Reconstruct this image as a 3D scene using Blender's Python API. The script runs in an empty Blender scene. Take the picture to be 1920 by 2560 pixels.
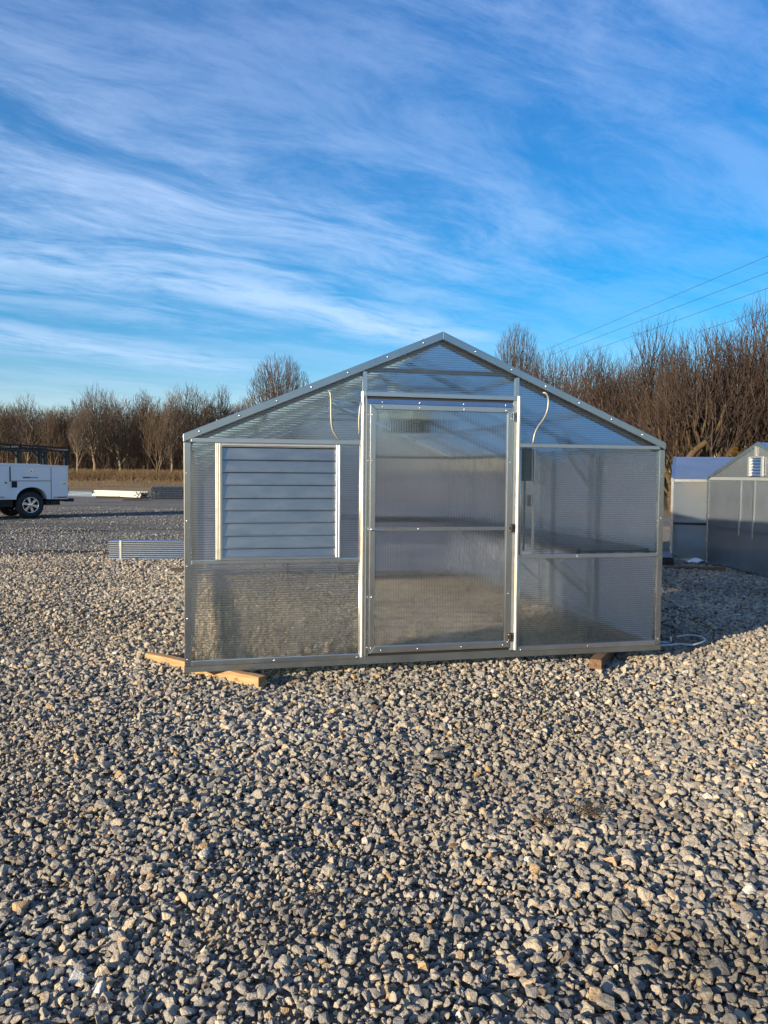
import bpy, bmesh, math, random
import numpy as np
from mathutils import Vector, Matrix, noise

# ------------------------------------------------------------------ camera, sky, sun
S = bpy.context.scene
C = S.collection
F_PX, PITCH, ROLL, CAM_H = 1947.0, -0.0497, 0.0081, 1.635      # solved from the photograph (1920 x 2560)
cam = bpy.data.cameras.new("camera")
cam_o = bpy.data.objects.new("camera", cam)
C.objects.link(cam_o)
cam.sensor_fit = 'VERTICAL'
cam.sensor_height = 24.0
cam.lens = 24.0 * F_PX / 2560.0
cam.clip_start, cam.clip_end = 0.05, 3000
cam_o.matrix_world = (Matrix.Translation((0, 0, CAM_H)) @ Matrix.Rotation(math.pi / 2 + PITCH, 4, 'X')
                      @ Matrix.Rotation(ROLL, 4, 'Z'))
S.camera = cam_o

SUN_EL = math.radians(13.5)
SUN_AZ = math.radians(180 + 41.0)                # direction towards the sun, from +x
sun_dir = Vector((math.cos(SUN_AZ) * math.cos(SUN_EL), math.sin(SUN_AZ) * math.cos(SUN_EL), math.sin(SUN_EL)))
sun = bpy.data.lights.new("sun", 'SUN')
sun.energy = 5.0
sun.angle = math.radians(0.5)
sun.color = (1.0, 0.845, 0.60)
sun_o = bpy.data.objects.new("sun", sun)
C.objects.link(sun_o)
sun_o.rotation_euler = sun_dir.to_track_quat('Z', 'Y').to_euler()

S.view_settings.view_transform = 'Standard'
S.view_settings.look = 'None'
S.view_settings.exposure = 1.0
S.view_settings.gamma = 1.0
S.cycles.max_bounces = 14
S.cycles.diffuse_bounces = 3
S.cycles.glossy_bounces = 4
S.cycles.transmission_bounces = 8
S.cycles.transparent_max_bounces = 24
S.cycles.caustics_reflective = False
S.cycles.caustics_refractive = True
S.cycles.use_denoising = True


class NT:
    """small wrapper for building node trees"""
    def __init__(self, tree):
        self.t = tree
        self.n = tree.nodes

    def add(self, typ, **kw):
        nd = self.n.new(typ)
        ins = kw.pop('ins', {})
        for k, v in kw.items():
            setattr(nd, k, v)
        for k, v in ins.items():
            self.set(nd.inputs[k], v)
        return nd

    def set(self, sock, v):
        if isinstance(v, bpy.types.NodeSocket):
            self.t.links.new(v, sock)
        elif isinstance(v, bpy.types.Node):
            self.t.links.new(v.outputs[0], sock)
        else:
            sock.default_value = v

    def math(self, op, a, b=None, c=None, clamp=False):
        nd = self.add('ShaderNodeMath', operation=op, use_clamp=clamp)
        for i, v in enumerate((a, b, c)):
            if v is not None:
                self.set(nd.inputs[i], v)
        return nd.outputs[0]

    def vmath(self, op, a, b=None):
        nd = self.add('ShaderNodeVectorMath', operation=op)
        self.set(nd.inputs[0], a)
        if b is not None:
            self.set(nd.inputs[1], b)
        return nd.outputs['Value'] if op in ('DOT_PRODUCT', 'LENGTH') else nd.outputs[0]

    def noise(self, vec, scale, detail=4, rough=0.55, dist=0.0):
        nd = self.add('ShaderNodeTexNoise', ins={'Scale': scale, 'Detail': detail, 'Roughness': rough, 'Distortion': dist})
        if vec is not None:
            self.set(nd.inputs['Vector'], vec)
        return nd.outputs[0]

    def ramp(self, fac, stops, interp='LINEAR'):
        nd = self.add('ShaderNodeValToRGB')
        nd.color_ramp.interpolation = interp
        e = nd.color_ramp.elements
        while len(e) < len(stops):
            e.new(0.5)
        for i, (p, c) in enumerate(stops):
            e[i].position = p
            e[i].color = (*c, 1) if len(c) == 3 else c
        self.set(nd.inputs[0], fac)
        return nd.outputs[0]

    def mapr(self, v, a, b, c=0.0, d=1.0, smooth=False):
        nd = self.add('ShaderNodeMapRange', ins={'Value': v, 'From Min': a, 'From Max': b, 'To Min': c, 'To Max': d})
        if smooth:
            nd.interpolation_type = 'SMOOTHSTEP'
        return nd.outputs[0]

    def mix(self, f, a, b, blend='MIX'):
        nd = self.add('ShaderNodeMix', data_type='RGBA', blend_type=blend)
        self.set(nd.inputs[0], f)
        for sock, v in ((nd.inputs[6], a), (nd.inputs[7], b)):
            if isinstance(v, (tuple, list)) and len(v) == 3:
                v = (*v, 1)
            self.set(sock, v)
        return nd.outputs[2]

    def comb(self, x, y, z):
        nd = self.add('ShaderNodeCombineXYZ')
        for i, v in enumerate((x, y, z)):
            self.set(nd.inputs[i], v)
        return nd.outputs[0]

    def mixsh(self, f, a, b):
        nd = self.add('ShaderNodeMixShader')
        self.set(nd.inputs[0], f)
        self.set(nd.inputs[1], a)
        self.set(nd.inputs[2], b)
        return nd.outputs[0]


# ---- sky: Nishita plus cirrus laid out on a high flat layer (direction / height)
world = bpy.data.worlds.new("World")
S.world = world
world.use_nodes = True
w = NT(world.node_tree)
w.n.clear()
sky = w.add('ShaderNodeTexSky', sky_type='NISHITA')
sky.sun_disc = False
sky.sun_elevation = SUN_EL
sky.sun_rotation = math.pi / 2 - SUN_AZ
sky.air_density, sky.dust_density, sky.ozone_density = 1.0, 0.3, 2.5
tc = w.add('ShaderNodeTexCoord')
sep = w.add('ShaderNodeSeparateXYZ', ins={0: tc.outputs['Generated']})
zc = w.math('MAXIMUM', sep.outputs[2], 0.03)
px = w.math('DIVIDE', sep.outputs[0], w.math('ADD', zc, 0.06))
py = w.math('DIVIDE', sep.outputs[1], w.math('ADD', zc, 0.06))
A = math.radians(38)                                  # the streaks run this way over the ground
al = w.math('ADD', w.math('MULTIPLY', px, math.cos(A)), w.math('MULTIPLY', py, math.sin(A)))
ac = w.math('SUBTRACT', w.math('MULTIPLY', px, math.sin(A)), w.math('MULTIPLY', py, math.cos(A)))


def layer(ka, kc, off, det=7, rough=0.62, dist=0.5):
    return w.noise(w.comb(w.math('MULTIPLY', al, ka), w.math('MULTIPLY', ac2, kc), off), 1.0, det, rough, dist)


def bump_at(v, c, wd):
    """smooth hump of width wd at c"""
    d = w.math('DIVIDE', w.math('SUBTRACT', v, c), wd)
    return w.math('POWER', 2.718, w.math('MULTIPLY', w.math('MULTIPLY', d, d), -1.0))


warp = w.noise(w.comb(w.math('MULTIPLY', al, 0.5), w.math('MULTIPLY', ac, 0.6), 0.0), 1.0, 4)
ac2 = w.math('ADD', ac, w.math('MULTIPLY', w.math('SUBTRACT', warp, 0.5), 0.55))
big = layer(0.22, 0.40, 3.1, 3, 0.5, 0.2)
st1 = layer(0.85, 2.3, 7.0, 8, 0.68, 0.5)                # fibres
st2 = layer(2.0, 4.0, 1.0, 8, 0.70, 0.5)                 # fine feathering
left = w.mapr(px, 1.2, -0.8, 0.42, 1.0, True)            # the veil is thicker towards the left
veil = w.math('MULTIPLY', w.mapr(big, 0.30, 0.56, 0.25, 1.0, True), left)
fib = w.mapr(w.math('ADD', w.math('MULTIPLY', st1, 0.65), w.math('MULTIPLY', st2, 0.35)), 0.37, 0.64, 0.20, 1.0, True)
veil = w.math('MULTIPLY', w.math('MULTIPLY', veil, fib), 0.66)
veil = w.math('MULTIPLY', veil, w.mapr(sep.outputs[2], 0.10, 0.30, 0.35, 1.0, True))
band = w.math('MULTIPLY', bump_at(ac2, -3.15, 0.34), w.mapr(al, 3.6, 2.6, 0.0, 1.0, True))
band2 = w.math('MULTIPLY', bump_at(ac2, -4.6, 0.5), w.mapr(al, 3.2, 2.0, 0.0, 0.8, True))
band = w.math('MULTIPLY', w.math('MAXIMUM', band, band2), w.mapr(w.math('ADD', w.math('MULTIPLY', st1, 0.5), w.math('MULTIPLY', st2, 0.5)), 0.32, 0.60, 0.05, 1.0, True))
wisp = w.math('MULTIPLY', w.mapr(st2, 0.46, 0.72, 0, 0.42, True), w.mapr(layer(0.45, 0.7, 23.0, 4, 0.55, 0.3), 0.44, 0.70, 0.0, 1.0, True))
cl = w.math('MAXIMUM', w.math('MAXIMUM', veil, w.math('MULTIPLY', band, 0.70)), wisp)
cl = w.math('MULTIPLY', cl, w.mapr(sep.outputs[2], 0.0, 0.06, 0.25, 1.0))
hs = w.add('ShaderNodeHueSaturation', ins={'Hue': 0.503, 'Saturation': 1.62, 'Value': 1.0, 'Color': sky.outputs[0]})
cloud_col = w.mix(0.25, (5.3, 6.3, 7.6), hs.outputs[0])
sky_col = w.mix(cl, hs.outputs[0], cloud_col)
sky_col = w.mix(w.mapr(sep.outputs[2], 0.12, 0.55), sky_col, w.mix(1.0, sky_col, (1.0, 1.02, 1.18), 'MULTIPLY'))
sky_col = w.mix(w.mapr(sep.outputs[2], 0.22, 0.0), sky_col, w.mix(1.0, sky_col, (1.04, 0.90, 1.08), 'MULTIPLY'))
bg = w.add('ShaderNodeBackground', ins={'Color': sky_col, 'Strength': 0.086})
w.t.links.new(bg.outputs[0], w.add('ShaderNodeOutputWorld').inputs[0])


# ------------------------------------------------------------------ pixel -> place (photograph pixels, for working out where things stand)
def ray(u, v):
    a, b = u - 960, v - 1280
    c, s = math.cos(-ROLL), math.sin(-ROLL)
    x, y = a * c - b * s, a * s + b * c
    d = (x / F_PX, 1.0, -y / F_PX)
    c, s = math.cos(PITCH), math.sin(PITCH)
    return Vector((d[0], d[1] * c - d[2] * s, d[1] * s + d[2] * c))


def gnd(u, v, z=0.0):
    d = ray(u, v)
    return Vector((0, 0, CAM_H)) + d * ((z - CAM_H) / d.z)


def at(u, v, Y):
    d = ray(u, v)
    return Vector((0, 0, CAM_H)) + d * (Y / d.y)


# ------------------------------------------------------------------ materials
def new_mat(name):
    m = bpy.data.materials.new(name)
    m.use_nodes = True
    t = NT(m.node_tree)
    t.n.clear()
    out = t.add('ShaderNodeOutputMaterial')
    return m, t, out


def principled(name, col, rough=0.5, metal=0.0, var=0.0, vscale=8.0, rvar=0.0, bump=0.0, bscale=60.0, spec=0.5,
               stretch=(1, 1, 1), col2=None, coat=0.0):
    m, t, out = new_mat(name)
    p = t.add('ShaderNodeBsdfPrincipled', ins={'Roughness': rough, 'Metallic': metal, 'Specular IOR Level': spec,
                                               'Coat Weight': coat})
    tcn = t.add('ShaderNodeTexCoord').outputs['Object']
    v = t.vmath('MULTIPLY', tcn, stretch)
    if var or rvar or col2:
        nz = t.noise(v, vscale, 6, 0.6)
        c2 = col2 if col2 else tuple(max(0, c * (1 - var)) for c in col)
        c1 = col if col2 else tuple(min(1, c * (1 + var)) for c in col)
        t.set(p.inputs['Base Color'], t.ramp(nz, [(0.3, c2), (0.7, c1)]))
        if rvar:
            t.set(p.inputs['Roughness'], t.mapr(nz, 0.3, 0.7, max(0.02, rough - rvar), rough + rvar))
    else:
        p.inputs['Base Color'].default_value = (*col, 1)
    if bump:
        b = t.add('ShaderNodeBump', ins={'Strength': bump, 'Distance': 0.01, 'Height': t.noise(v, bscale, 4, 0.6)})
        t.set(p.inputs['Normal'], b.outputs[0])
    t.t.links.new(p.outputs[0], out.inputs[0])
    return m


M = {}
M['galv'] = principled('galvanised steel', (0.47, 0.50, 0.53), 0.27, 1.0, 0.07, 5, 0.02)
M['galv_dull'] = principled('dull galvanised steel', (0.30, 0.31, 0.31), 0.42, 0.95, 0.10, 6, 0.03)
M['alu'] = principled('mill aluminium', (0.60, 0.61, 0.63), 0.29, 1.0, 0.06, 6, 0.02)
M['alu_bright'] = principled('bright aluminium', (0.74, 0.71, 0.63), 0.40, 0.85, 0.05, 25, 0.05)
M['slat'] = principled('louver slat aluminium', (0.38, 0.365, 0.345), 0.34, 0.95, 0.10, 5, 0.03, stretch=(1, 1, 2.5))
M['screw'] = principled('zinc screw', (0.75, 0.75, 0.75), 0.25, 1.0)
M['brass_dark'] = principled('dark hinge metal', (0.12, 0.10, 0.07), 0.4, 0.9, 0.3, 200)
M['rubber'] = principled('black rubber', (0.012, 0.012, 0.012), 0.7)
M['black'] = principled('black powder coat', (0.015, 0.015, 0.017), 0.45, 0.0, spec=0.4)
M['dark'] = principled('dark underside', (0.02, 0.02, 0.02), 0.8)
M['mesh_black'] = principled('black bench plastic', (0.012, 0.012, 0.016), 0.45, 0.0, 0.2, 40)
M['cream'] = principled('cream enamel', (0.80, 0.76, 0.60), 0.5, 0.0, 0.08, 12)
M['box_grey'] = principled('grey green enamel box', (0.16, 0.21, 0.19), 0.5, 0.0, 0.08, 12)
M['conduit'] = principled('pale conduit', (0.26, 0.25, 0.23), 0.4, 0.4, 0.06, 30)
M['white_paint'] = principled('white truck paint', (0.80, 0.81, 0.83), 0.22, 0.0, 0.03, 3, 0.03, coat=0.4)
M['chrome'] = principled('chrome', (0.80, 0.80, 0.80), 0.16, 1.0, 0.05, 30, 0.05)
M['tyre'] = principled('tyre rubber', (0.022, 0.022, 0.023), 0.75, 0.0, 0.3, 30, bump=0.3, bscale=80)
M['red'] = principled('red reflector', (0.32, 0.012, 0.015), 0.3)
M['silver_tape'] = principled('silver reflective tape', (0.30, 0.33, 0.37), 0.35, 0.3)
M['glass_dark'] = principled('dark glass', (0.02, 0.025, 0.03), 0.05, 0.0, spec=0.8)
M['tube_galv'] = principled('galvanised tube', (0.46, 0.47, 0.46), 0.26, 1.0)
M['pipe_white'] = principled('white pipe', (0.50, 0.485, 0.42), 0.5, 0.0, 0.06, 5)
M['pipe_blue'] = principled('bluish galvanised pipe', (0.15, 0.19, 0.24), 0.5, 0.9, 0.1, 5)
M['pipe_dark'] = principled('dark mottled steel pipe', (0.10, 0.115, 0.14), 0.5, 0.6, 0.25, 6, 0.06)  # dark bluish base colour, mottled by noise
M['strap'] = principled('steel strap', (0.66, 0.66, 0.62), 0.35, 1.0)
M['white_sheet'] = principled('white plastic sheet', (0.78, 0.80, 0.83), 0.5, 0.0, 0.05, 10)
M['cord'] = principled('pale plastic strip', (0.42, 0.47, 0.50), 0.4, 0.0, 0.08, 20)
M['wire'] = principled('power line cable', (0.03, 0.035, 0.04), 0.5)
M['bark'] = principled('grey brown bark', (0.10, 0.076, 0.055), 0.95, 0.0, 0.35, 3.0, bump=0.4, bscale=20, spec=0.1)
M['bark_pale'] = principled('pale bark', (0.17, 0.137, 0.102), 0.95, 0.0, 0.3, 2.0, bump=0.4, bscale=20, spec=0.1)
M['bark_moss'] = principled('mossy yellow brown bark', (0.095, 0.066, 0.036), 0.95, 0.0, 0.4, 3.0, spec=0.1,
                            col2=(0.045, 0.036, 0.025))
M['twig'] = principled('winter twigs', (0.092, 0.068, 0.052), 0.95, 0.0, 0.3, 0.8, spec=0.1)
M['twig_grey'] = principled('grey winter twigs', (0.125, 0.098, 0.078), 0.95, 0.0, 0.3, 0.8, spec=0.1)
M['twig_red'] = principled('red brown winter twigs', (0.064, 0.047, 0.040), 0.95, 0.0, 0.3, 0.8, spec=0.1)
M['cedar'] = principled('rusty winter cedar needles', (0.14, 0.075, 0.02), 0.9, 0.0, 0.5, 3, spec=0.1, col2=(0.05, 0.042, 0.015))
M['grass'] = principled('dry tall grass', (0.22, 0.15, 0.085), 0.9, 0.0, 0.4, 0.5, spec=0.1, col2=(0.09, 0.06, 0.035))
M['weed'] = principled('dead weed', (0.10, 0.075, 0.045), 0.9, 0.0, 0.3, 20, spec=0.1)
M['pole'] = principled('weathered pole wood', (0.12, 0.09, 0.07), 0.9)


def wood_mat(name, c1, c2, c3):
    m, t, out = new_mat(name)
    tcn = t.add('ShaderNodeTexCoord').outputs['Object']
    g = t.noise(t.vmath('MULTIPLY', tcn, (2.6, 30, 30)), 1.0, 6, 0.7, 1.6)
    k = t.noise(t.vmath('MULTIPLY', tcn, (7, 14, 14)), 1.0, 2, 0.5)
    base = t.ramp(g, [(0.28, c3), (0.45, c2), (0.62, c1)])
    base = t.mix(t.mapr(k, 0.60, 0.72, 0, 0.75), base, c3)
    p = t.add('ShaderNodeBsdfPrincipled', ins={'Base Color': base, 'Roughness': 0.85, 'Specular IOR Level': 0.2})
    b = t.add('ShaderNodeBump', ins={'Strength': 0.7, 'Distance': 0.006, 'Height': g})
    t.set(p.inputs['Normal'], b.outputs[0])
    t.t.links.new(p.outputs[0], out.inputs[0])
    return m


M['wood'] = wood_mat('sunny landscape timber', (0.44, 0.275, 0.14), (0.31, 0.185, 0.09), (0.10, 0.062, 0.035))
M['wood_grey'] = wood_mat('weathered grey timber', (0.27, 0.21, 0.15), (0.20, 0.15, 0.10), (0.08, 0.06, 0.04))
M['wood_brown'] = wood_mat('brown timber', (0.20, 0.12, 0.07), (0.14, 0.08, 0.048), (0.06, 0.036, 0.024))
M['plank'] = wood_mat('dark wet plank', (0.09, 0.06, 0.045), (0.06, 0.04, 0.03), (0.03, 0.02, 0.016))


def poly_mat(name, rib_axis, pitch, transp=0.40, amp=0.5, milk=0.08, tint=(0.93, 0.94, 0.96), rib=0.22, shade=0.62, gloss=1.2, web_dark=0.0, haze=0.06, thru=0.68, cool=(0.94, 0.95, 1.0)):
    """ribbed twin-wall polycarbonate: see-through smeared across the ribs, part milky, part glossy"""
    m, t, out = new_mat(name)
    tcn = t.add('ShaderNodeTexCoord').outputs['Object']
    sp = t.add('ShaderNodeSeparateXYZ', ins={0: tcn})
    co = sp.outputs[{'x': 0, 'y': 1, 'z': 2}[rib_axis]]
    ph = t.math('MULTIPLY', co, 2 * math.pi / pitch)
    s = t.math('SINE', ph)
    ax = {'x': (1, 0, 0), 'y': (0, 1, 0), 'z': (0, 0, 1)}[rib_axis]
    vt = t.add('ShaderNodeVectorTransform', vector_type='VECTOR', convert_from='OBJECT', convert_to='WORLD', ins={0: ax})
    geo = t.add('ShaderNodeNewGeometry')

    def pert(a):
        sc = t.add('ShaderNodeVectorMath', operation='SCALE')
        t.set(sc.inputs[0], vt.outputs[0])
        t.set(sc.inputs['Scale'], t.math('MULTIPLY', s, a))
        return t.vmath('NORMALIZE', t.vmath('ADD', geo.outputs['Normal'], sc.outputs[0]))
    wob = t.noise(tcn, 1.3, 2)
    refr = t.add('ShaderNodeBsdfRefraction', ins={'Color': (*tint, 1), 'Roughness': haze, 'IOR': 1.12, 'Normal': pert(amp)})
    line = t.math('POWER', t.math('MAXIMUM', t.math('COSINE', t.math('ADD', ph, 1.3)), 0.0), 4.0)
    dark = t.math('SUBTRACT', 1.0, t.math('MULTIPLY', line, web_dark))
    vm = t.add('ShaderNodeVectorMath', operation='SCALE', ins={0: tint, 'Scale': dark})
    t.set(refr.inputs['Color'], vm.outputs[0])
    tr = t.add('ShaderNodeBsdfTransparent', ins={'Color': vm.outputs[0]})
    see = t.mixsh(transp, refr.outputs[0], tr.outputs[0])
    dif = t.add('ShaderNodeBsdfDiffuse', ins={'Color': (*[shade * c for c in cool], 1)})
    trl = t.add('ShaderNodeBsdfTranslucent', ins={'Color': (*[min(1.0, shade * 1.27 * c) for c in cool], 1)})
    mk = t.mixsh(thru, dif.outputs[0], trl.outputs[0])
    cs = t.math('COSINE', ph)
    web = t.math('POWER', t.math('MAXIMUM', cs, 0.0), 5.0)
    dirt = t.math('MULTIPLY', t.mapr(t.noise(tcn, 4.0, 6, 0.65, 0.5), 0.42, 0.75), t.mapr(sp.outputs[2], 0.6, 0.0, 0.35, 1.0))
    scuff = t.mapr(t.noise(t.vmath('MULTIPLY', tcn, (2.0, 2.0, 1.1)), 3.0, 2, 0.5, 2.5), 0.495, 0.505)
    scuff = t.math('MULTIPLY', t.math('SUBTRACT', 1.0, t.math('ABSOLUTE', t.math('SUBTRACT', t.math('MULTIPLY', scuff, 2.0), 1.0))), t.mapr(wob, 0.5, 0.62))
    film = t.math('ADD', t.math('MULTIPLY', dirt, 0.09), t.math('MULTIPLY', scuff, 0.06))
    fac = t.math('ADD', t.math('ADD', t.math('MULTIPLY', web, rib), film), t.math('MULTIPLY', t.mapr(wob, 0.3, 0.7, 0.8, 1.2), milk), clamp=True)
    body = t.mixsh(fac, see, mk)
    gl = t.add('ShaderNodeBsdfGlossy', ins={'Color': (0.9, 0.92, 0.95, 1), 'Roughness': 0.10, 'Normal': pert(0.16)})
    fr = t.add('ShaderNodeFresnel', ins={'IOR': 1.5})
    full = t.mixsh(t.math('MULTIPLY', fr.outputs[0], gloss, clamp=True), body, gl.outputs[0])
    t.t.links.new(full, out.inputs[0])
    return m


M['pc_front'] = poly_mat('ribbed polycarbonate with level ribs', 'z', 0.0185, transp=0.35, haze=0.06, amp=0.5, milk=0.015, rib=0.06, web_dark=0.50, tint=(0.98, 0.98, 0.98))
M['pc_door'] = poly_mat('ribbed polycarbonate with upright ribs', 'x', 0.0140, transp=0.14, haze=0.13, amp=0.6, milk=0.045, rib=0.07, web_dark=0.45, tint=(0.98, 0.98, 0.98))
M['pc_side'] = poly_mat('ribbed polycarbonate side wall', 'y', 0.0165, transp=0.94, amp=0.2, milk=0.20, rib=0.12, shade=0.80, gloss=0.5, cool=(0.88, 0.95, 1.0), tint=(0.93, 0.94, 0.97))
M['pc_rear'] = poly_mat('ribbed polycarbonate rear wall', 'z', 0.0165, transp=0.55, amp=0.4, milk=0.36, rib=0.15, shade=0.66, gloss=0.6, tint=(0.90, 0.90, 0.94))
M['pc_roof'] = poly_mat('ribbed polycarbonate roof', 'y', 0.0165, transp=1.0, amp=0.1, milk=0.78, thru=0.92, cool=(0.74, 0.92, 1.0), rib=0.12, shade=0.83, gloss=0.3, tint=(0.93, 0.96, 0.99))
M['pc_far'] = poly_mat('milky polycarbonate', 'x', 0.02, transp=0.85, amp=0.2, milk=0.44, thru=0.86, tint=(0.95, 0.96, 0.98), rib=0.1, shade=0.88, gloss=1.6, cool=(0.78, 0.89, 1.08))
M['pc_far_roof'] = poly_mat('milky polycarbonate roof', 'y', 0.02, transp=0.9, amp=0.05, milk=0.50, thru=0.85, tint=(0.95, 0.96, 0.98), rib=0.1, shade=0.82, gloss=2.2)
m, t, out = new_mat('clear inner skin')
t.t.links.new(t.add('ShaderNodeBsdfTransparent', ins={'Color': (0.97, 0.97, 0.98, 1)}).outputs[0], out.inputs[0])
M['pc_back'] = m


# ------------------------------------------------------------------ mesh helpers
class MB:
    def __init__(self):
        self.v, self.f = [], []

    def add(self, vs, fs):
        b = len(self.v)
        self.v += [tuple(p) for p in vs]
        self.f += [tuple(i + b for i in q) for q in fs]
        return self

    def box(self, x0, x1, y0, y1, z0, z1):
        vs = [(x, y, z) for z in (z0, z1) for y in (y0, y1) for x in (x0, x1)]
        return self.add(vs, [(0, 2, 3, 1), (4, 5, 7, 6), (0, 1, 5, 4), (2, 6, 7, 3), (0, 4, 6, 2), (1, 3, 7, 5)])

    def prism(self, poly, y0, y1, plane='xz'):
        """poly (a, b) counter-clockwise seen from -y (plane xz), pushed from y0 to y1"""
        n = len(poly)
        put = {'xz': lambda a, b, d: (a, d, b), 'xy': lambda a, b, d: (a, b, d), 'yz': lambda a, b, d: (d, a, b)}[plane]
        vs = [put(a, b, y0) for a, b in poly] + [put(a, b, y1) for a, b in poly]
        fs = [tuple(range(n)), tuple(range(2 * n - 1, n - 1, -1))] + [(i, i + n, (i + 1) % n + n, (i + 1) % n) for i in range(n)]
        return self.add(vs, fs)

    def bar(self, p, q, w, h=None):
        """rectangular bar between two points"""
        p, q = Vector(p), Vector(q)
        h = h or w
        d = (q - p).normalized()
        up = Vector((0, 0, 1)) if abs(d.z) < 0.95 else Vector((0, 1, 0))
        s = d.cross(up).normalized()
        u = s.cross(d)
        vs = [e + s * (a * w / 2) + u * (b * h / 2) for e in (p, q) for a, b in ((-1, -1), (1, -1), (1, 1), (-1, 1))]
        return self.add(vs, [(3, 2, 1, 0), (4, 5, 6, 7)] + [(i, (i + 1) % 4, (i + 1) % 4 + 4, i + 4) for i in range(4)])

    def tube(self, path, r, n=8, caps=True):
        path = [Vector(p) for p in path]
        rs = r if isinstance(r, (list, tuple)) else [r] * len(path)
        vs, fs = [], []
        prev = None
        for i, p in enumerate(path):
            d = (path[min(i + 1, len(path) - 1)] - path[max(i - 1, 0)]).normalized()
            if prev is None:
                s = d.cross(Vector((0, 0, 1)))
                if s.length < 0.05:
                    s = d.cross(Vector((0, 1, 0)))
            else:
                s = prev - d * prev.dot(d)
            s.normalize()
            prev = s
            u = d.cross(s)
            vs += [p + (s * math.cos(2 * math.pi * k / n) + u * math.sin(2 * math.pi * k / n)) * rs[i] for k in range(n)]
        for i in range(len(path) - 1):
            fs += [(i * n + k, i * n + (k + 1) % n, (i + 1) * n + (k + 1) % n, (i + 1) * n + k) for k in range(n)]
        if caps:
            fs += [tuple(range(n - 1, -1, -1)), tuple(range((len(path) - 1) * n, len(path) * n))]
        return self.add(vs, fs)

    def lathe(self, prof, n=40, axis='y', c=(0, 0, 0)):
        vs, fs = [], []
        for a, r in prof:
            for k in range(n):
                t = 2 * math.pi * k / n
                p = {'y': (r * math.cos(t), a, r * math.sin(t)), 'z': (r * math.cos(t), r * math.sin(t), a)}[axis]
                vs.append((p[0] + c[0], p[1] + c[1], p[2] + c[2]))
        for i in range(len(prof) - 1):
            fs += [(i * n + k, i * n + (k + 1) % n, (i + 1) * n + (k + 1) % n, (i + 1) * n + k) for k in range(n)]
        return self.add(vs, fs)

    def dome(self, c, r, h, axis=(0, -1, 0), n=8):
        """button screw head on a face looking along axis"""
        c, a = Vector(c), Vector(axis).normalized()
        s = a.orthogonal().normalized()
        u = a.cross(s)
        vs, fs = [], []
        for rr, hh in ((1, 0), (0.92, 0.55), (0.55, 0.95)):
            vs += [c + (s * math.cos(2 * math.pi * k / n) + u * math.sin(2 * math.pi * k / n)) * r * rr + a * h * hh for k in range(n)]
        for i in range(2):
            fs += [(i * n + k, i * n + (k + 1) % n, (i + 1) * n + (k + 1) % n, (i + 1) * n + k) for k in range(n)]
        fs.append(tuple(range(2 * n, 3 * n)))
        return self.add(vs, fs)

    def build(self, name, mat, parent=None, smooth=False, bevel=0.0, fix=True):
        me = bpy.data.meshes.new(name)
        me.from_pydata(self.v, [], self.f)
        if fix:
            bm = bmesh.new()
            bm.from_mesh(me)
            bmesh.ops.recalc_face_normals(bm, faces=bm.faces)
            bm.to_mesh(me)
            bm.free()
        for mt in (mat if isinstance(mat, (list, tuple)) else [mat]):
            me.materials.append(mt)
        o = bpy.data.objects.new(name, me)
        C.objects.link(o)
        o.parent = parent
        if smooth:
            me.polygons.foreach_set('use_smooth', [True] * len(me.polygons))
        if bevel:
            b = o.modifiers.new('bevel', 'BEVEL')
            b.width, b.segments, b.limit_method = bevel, 2, 'ANGLE'
            b.angle_limit = math.radians(35)
        return o


def smooth_path(ps, n=6):
    out_ = []
    for i in range(len(ps) - 1):
        p0, p1, p2, p3 = ps[max(i - 1, 0)], ps[i], ps[i + 1], ps[min(i + 2, len(ps) - 1)]
        for k in range(n):
            t_ = k / n
            out_.append(0.5 * ((2 * p1) + (p2 - p0) * t_ + (2 * p0 - 5 * p1 + 4 * p2 - p3) * t_ ** 2 + (3 * p1 - p0 - 3 * p2 + p3) * t_ ** 3))
    out_.append(ps[-1])
    return out_


def tag(o, label=None, cat=None, group=None, kind=None):
    for k, v in (('label', label), ('category', cat), ('group', group), ('kind', kind)):
        if v:
            o[k] = v
    return o


def thing(name, label, cat, loc=(0, 0, 0), rz=0.0, group=None):
    o = bpy.data.objects.new(name, None)
    C.objects.link(o)
    o.location = loc
    o.rotation_euler = (0, 0, rz)
    o.empty_display_size = 0.2
    return tag(o, label, cat, group)


def np_mesh(name, V, Fq, mat, parent=None, smooth=False):
    """mesh from numpy arrays, all faces with the same number of corners"""
    me = bpy.data.meshes.new(name)
    V = np.ascontiguousarray(V, np.float32)
    Fq = np.ascontiguousarray(Fq, np.int32)
    k = Fq.shape[1]
    me.vertices.add(len(V))
    me.vertices.foreach_set('co', V.ravel())
    me.loops.add(Fq.size)
    me.loops.foreach_set('vertex_index', Fq.ravel())
    me.polygons.add(len(Fq))
    me.polygons.foreach_set('loop_start', np.arange(0, Fq.size, k, dtype=np.int32))
    me.polygons.foreach_set('loop_total', np.full(len(Fq), k, np.int32))
    if smooth:
        me.polygons.foreach_set('use_smooth', np.ones(len(Fq), bool))
    me.update(calc_edges=True)
    me.validate()
    me.materials.append(mat)
    o = bpy.data.objects.new(name, me)
    C.objects.link(o)
    o.parent = parent
    return o


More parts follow.
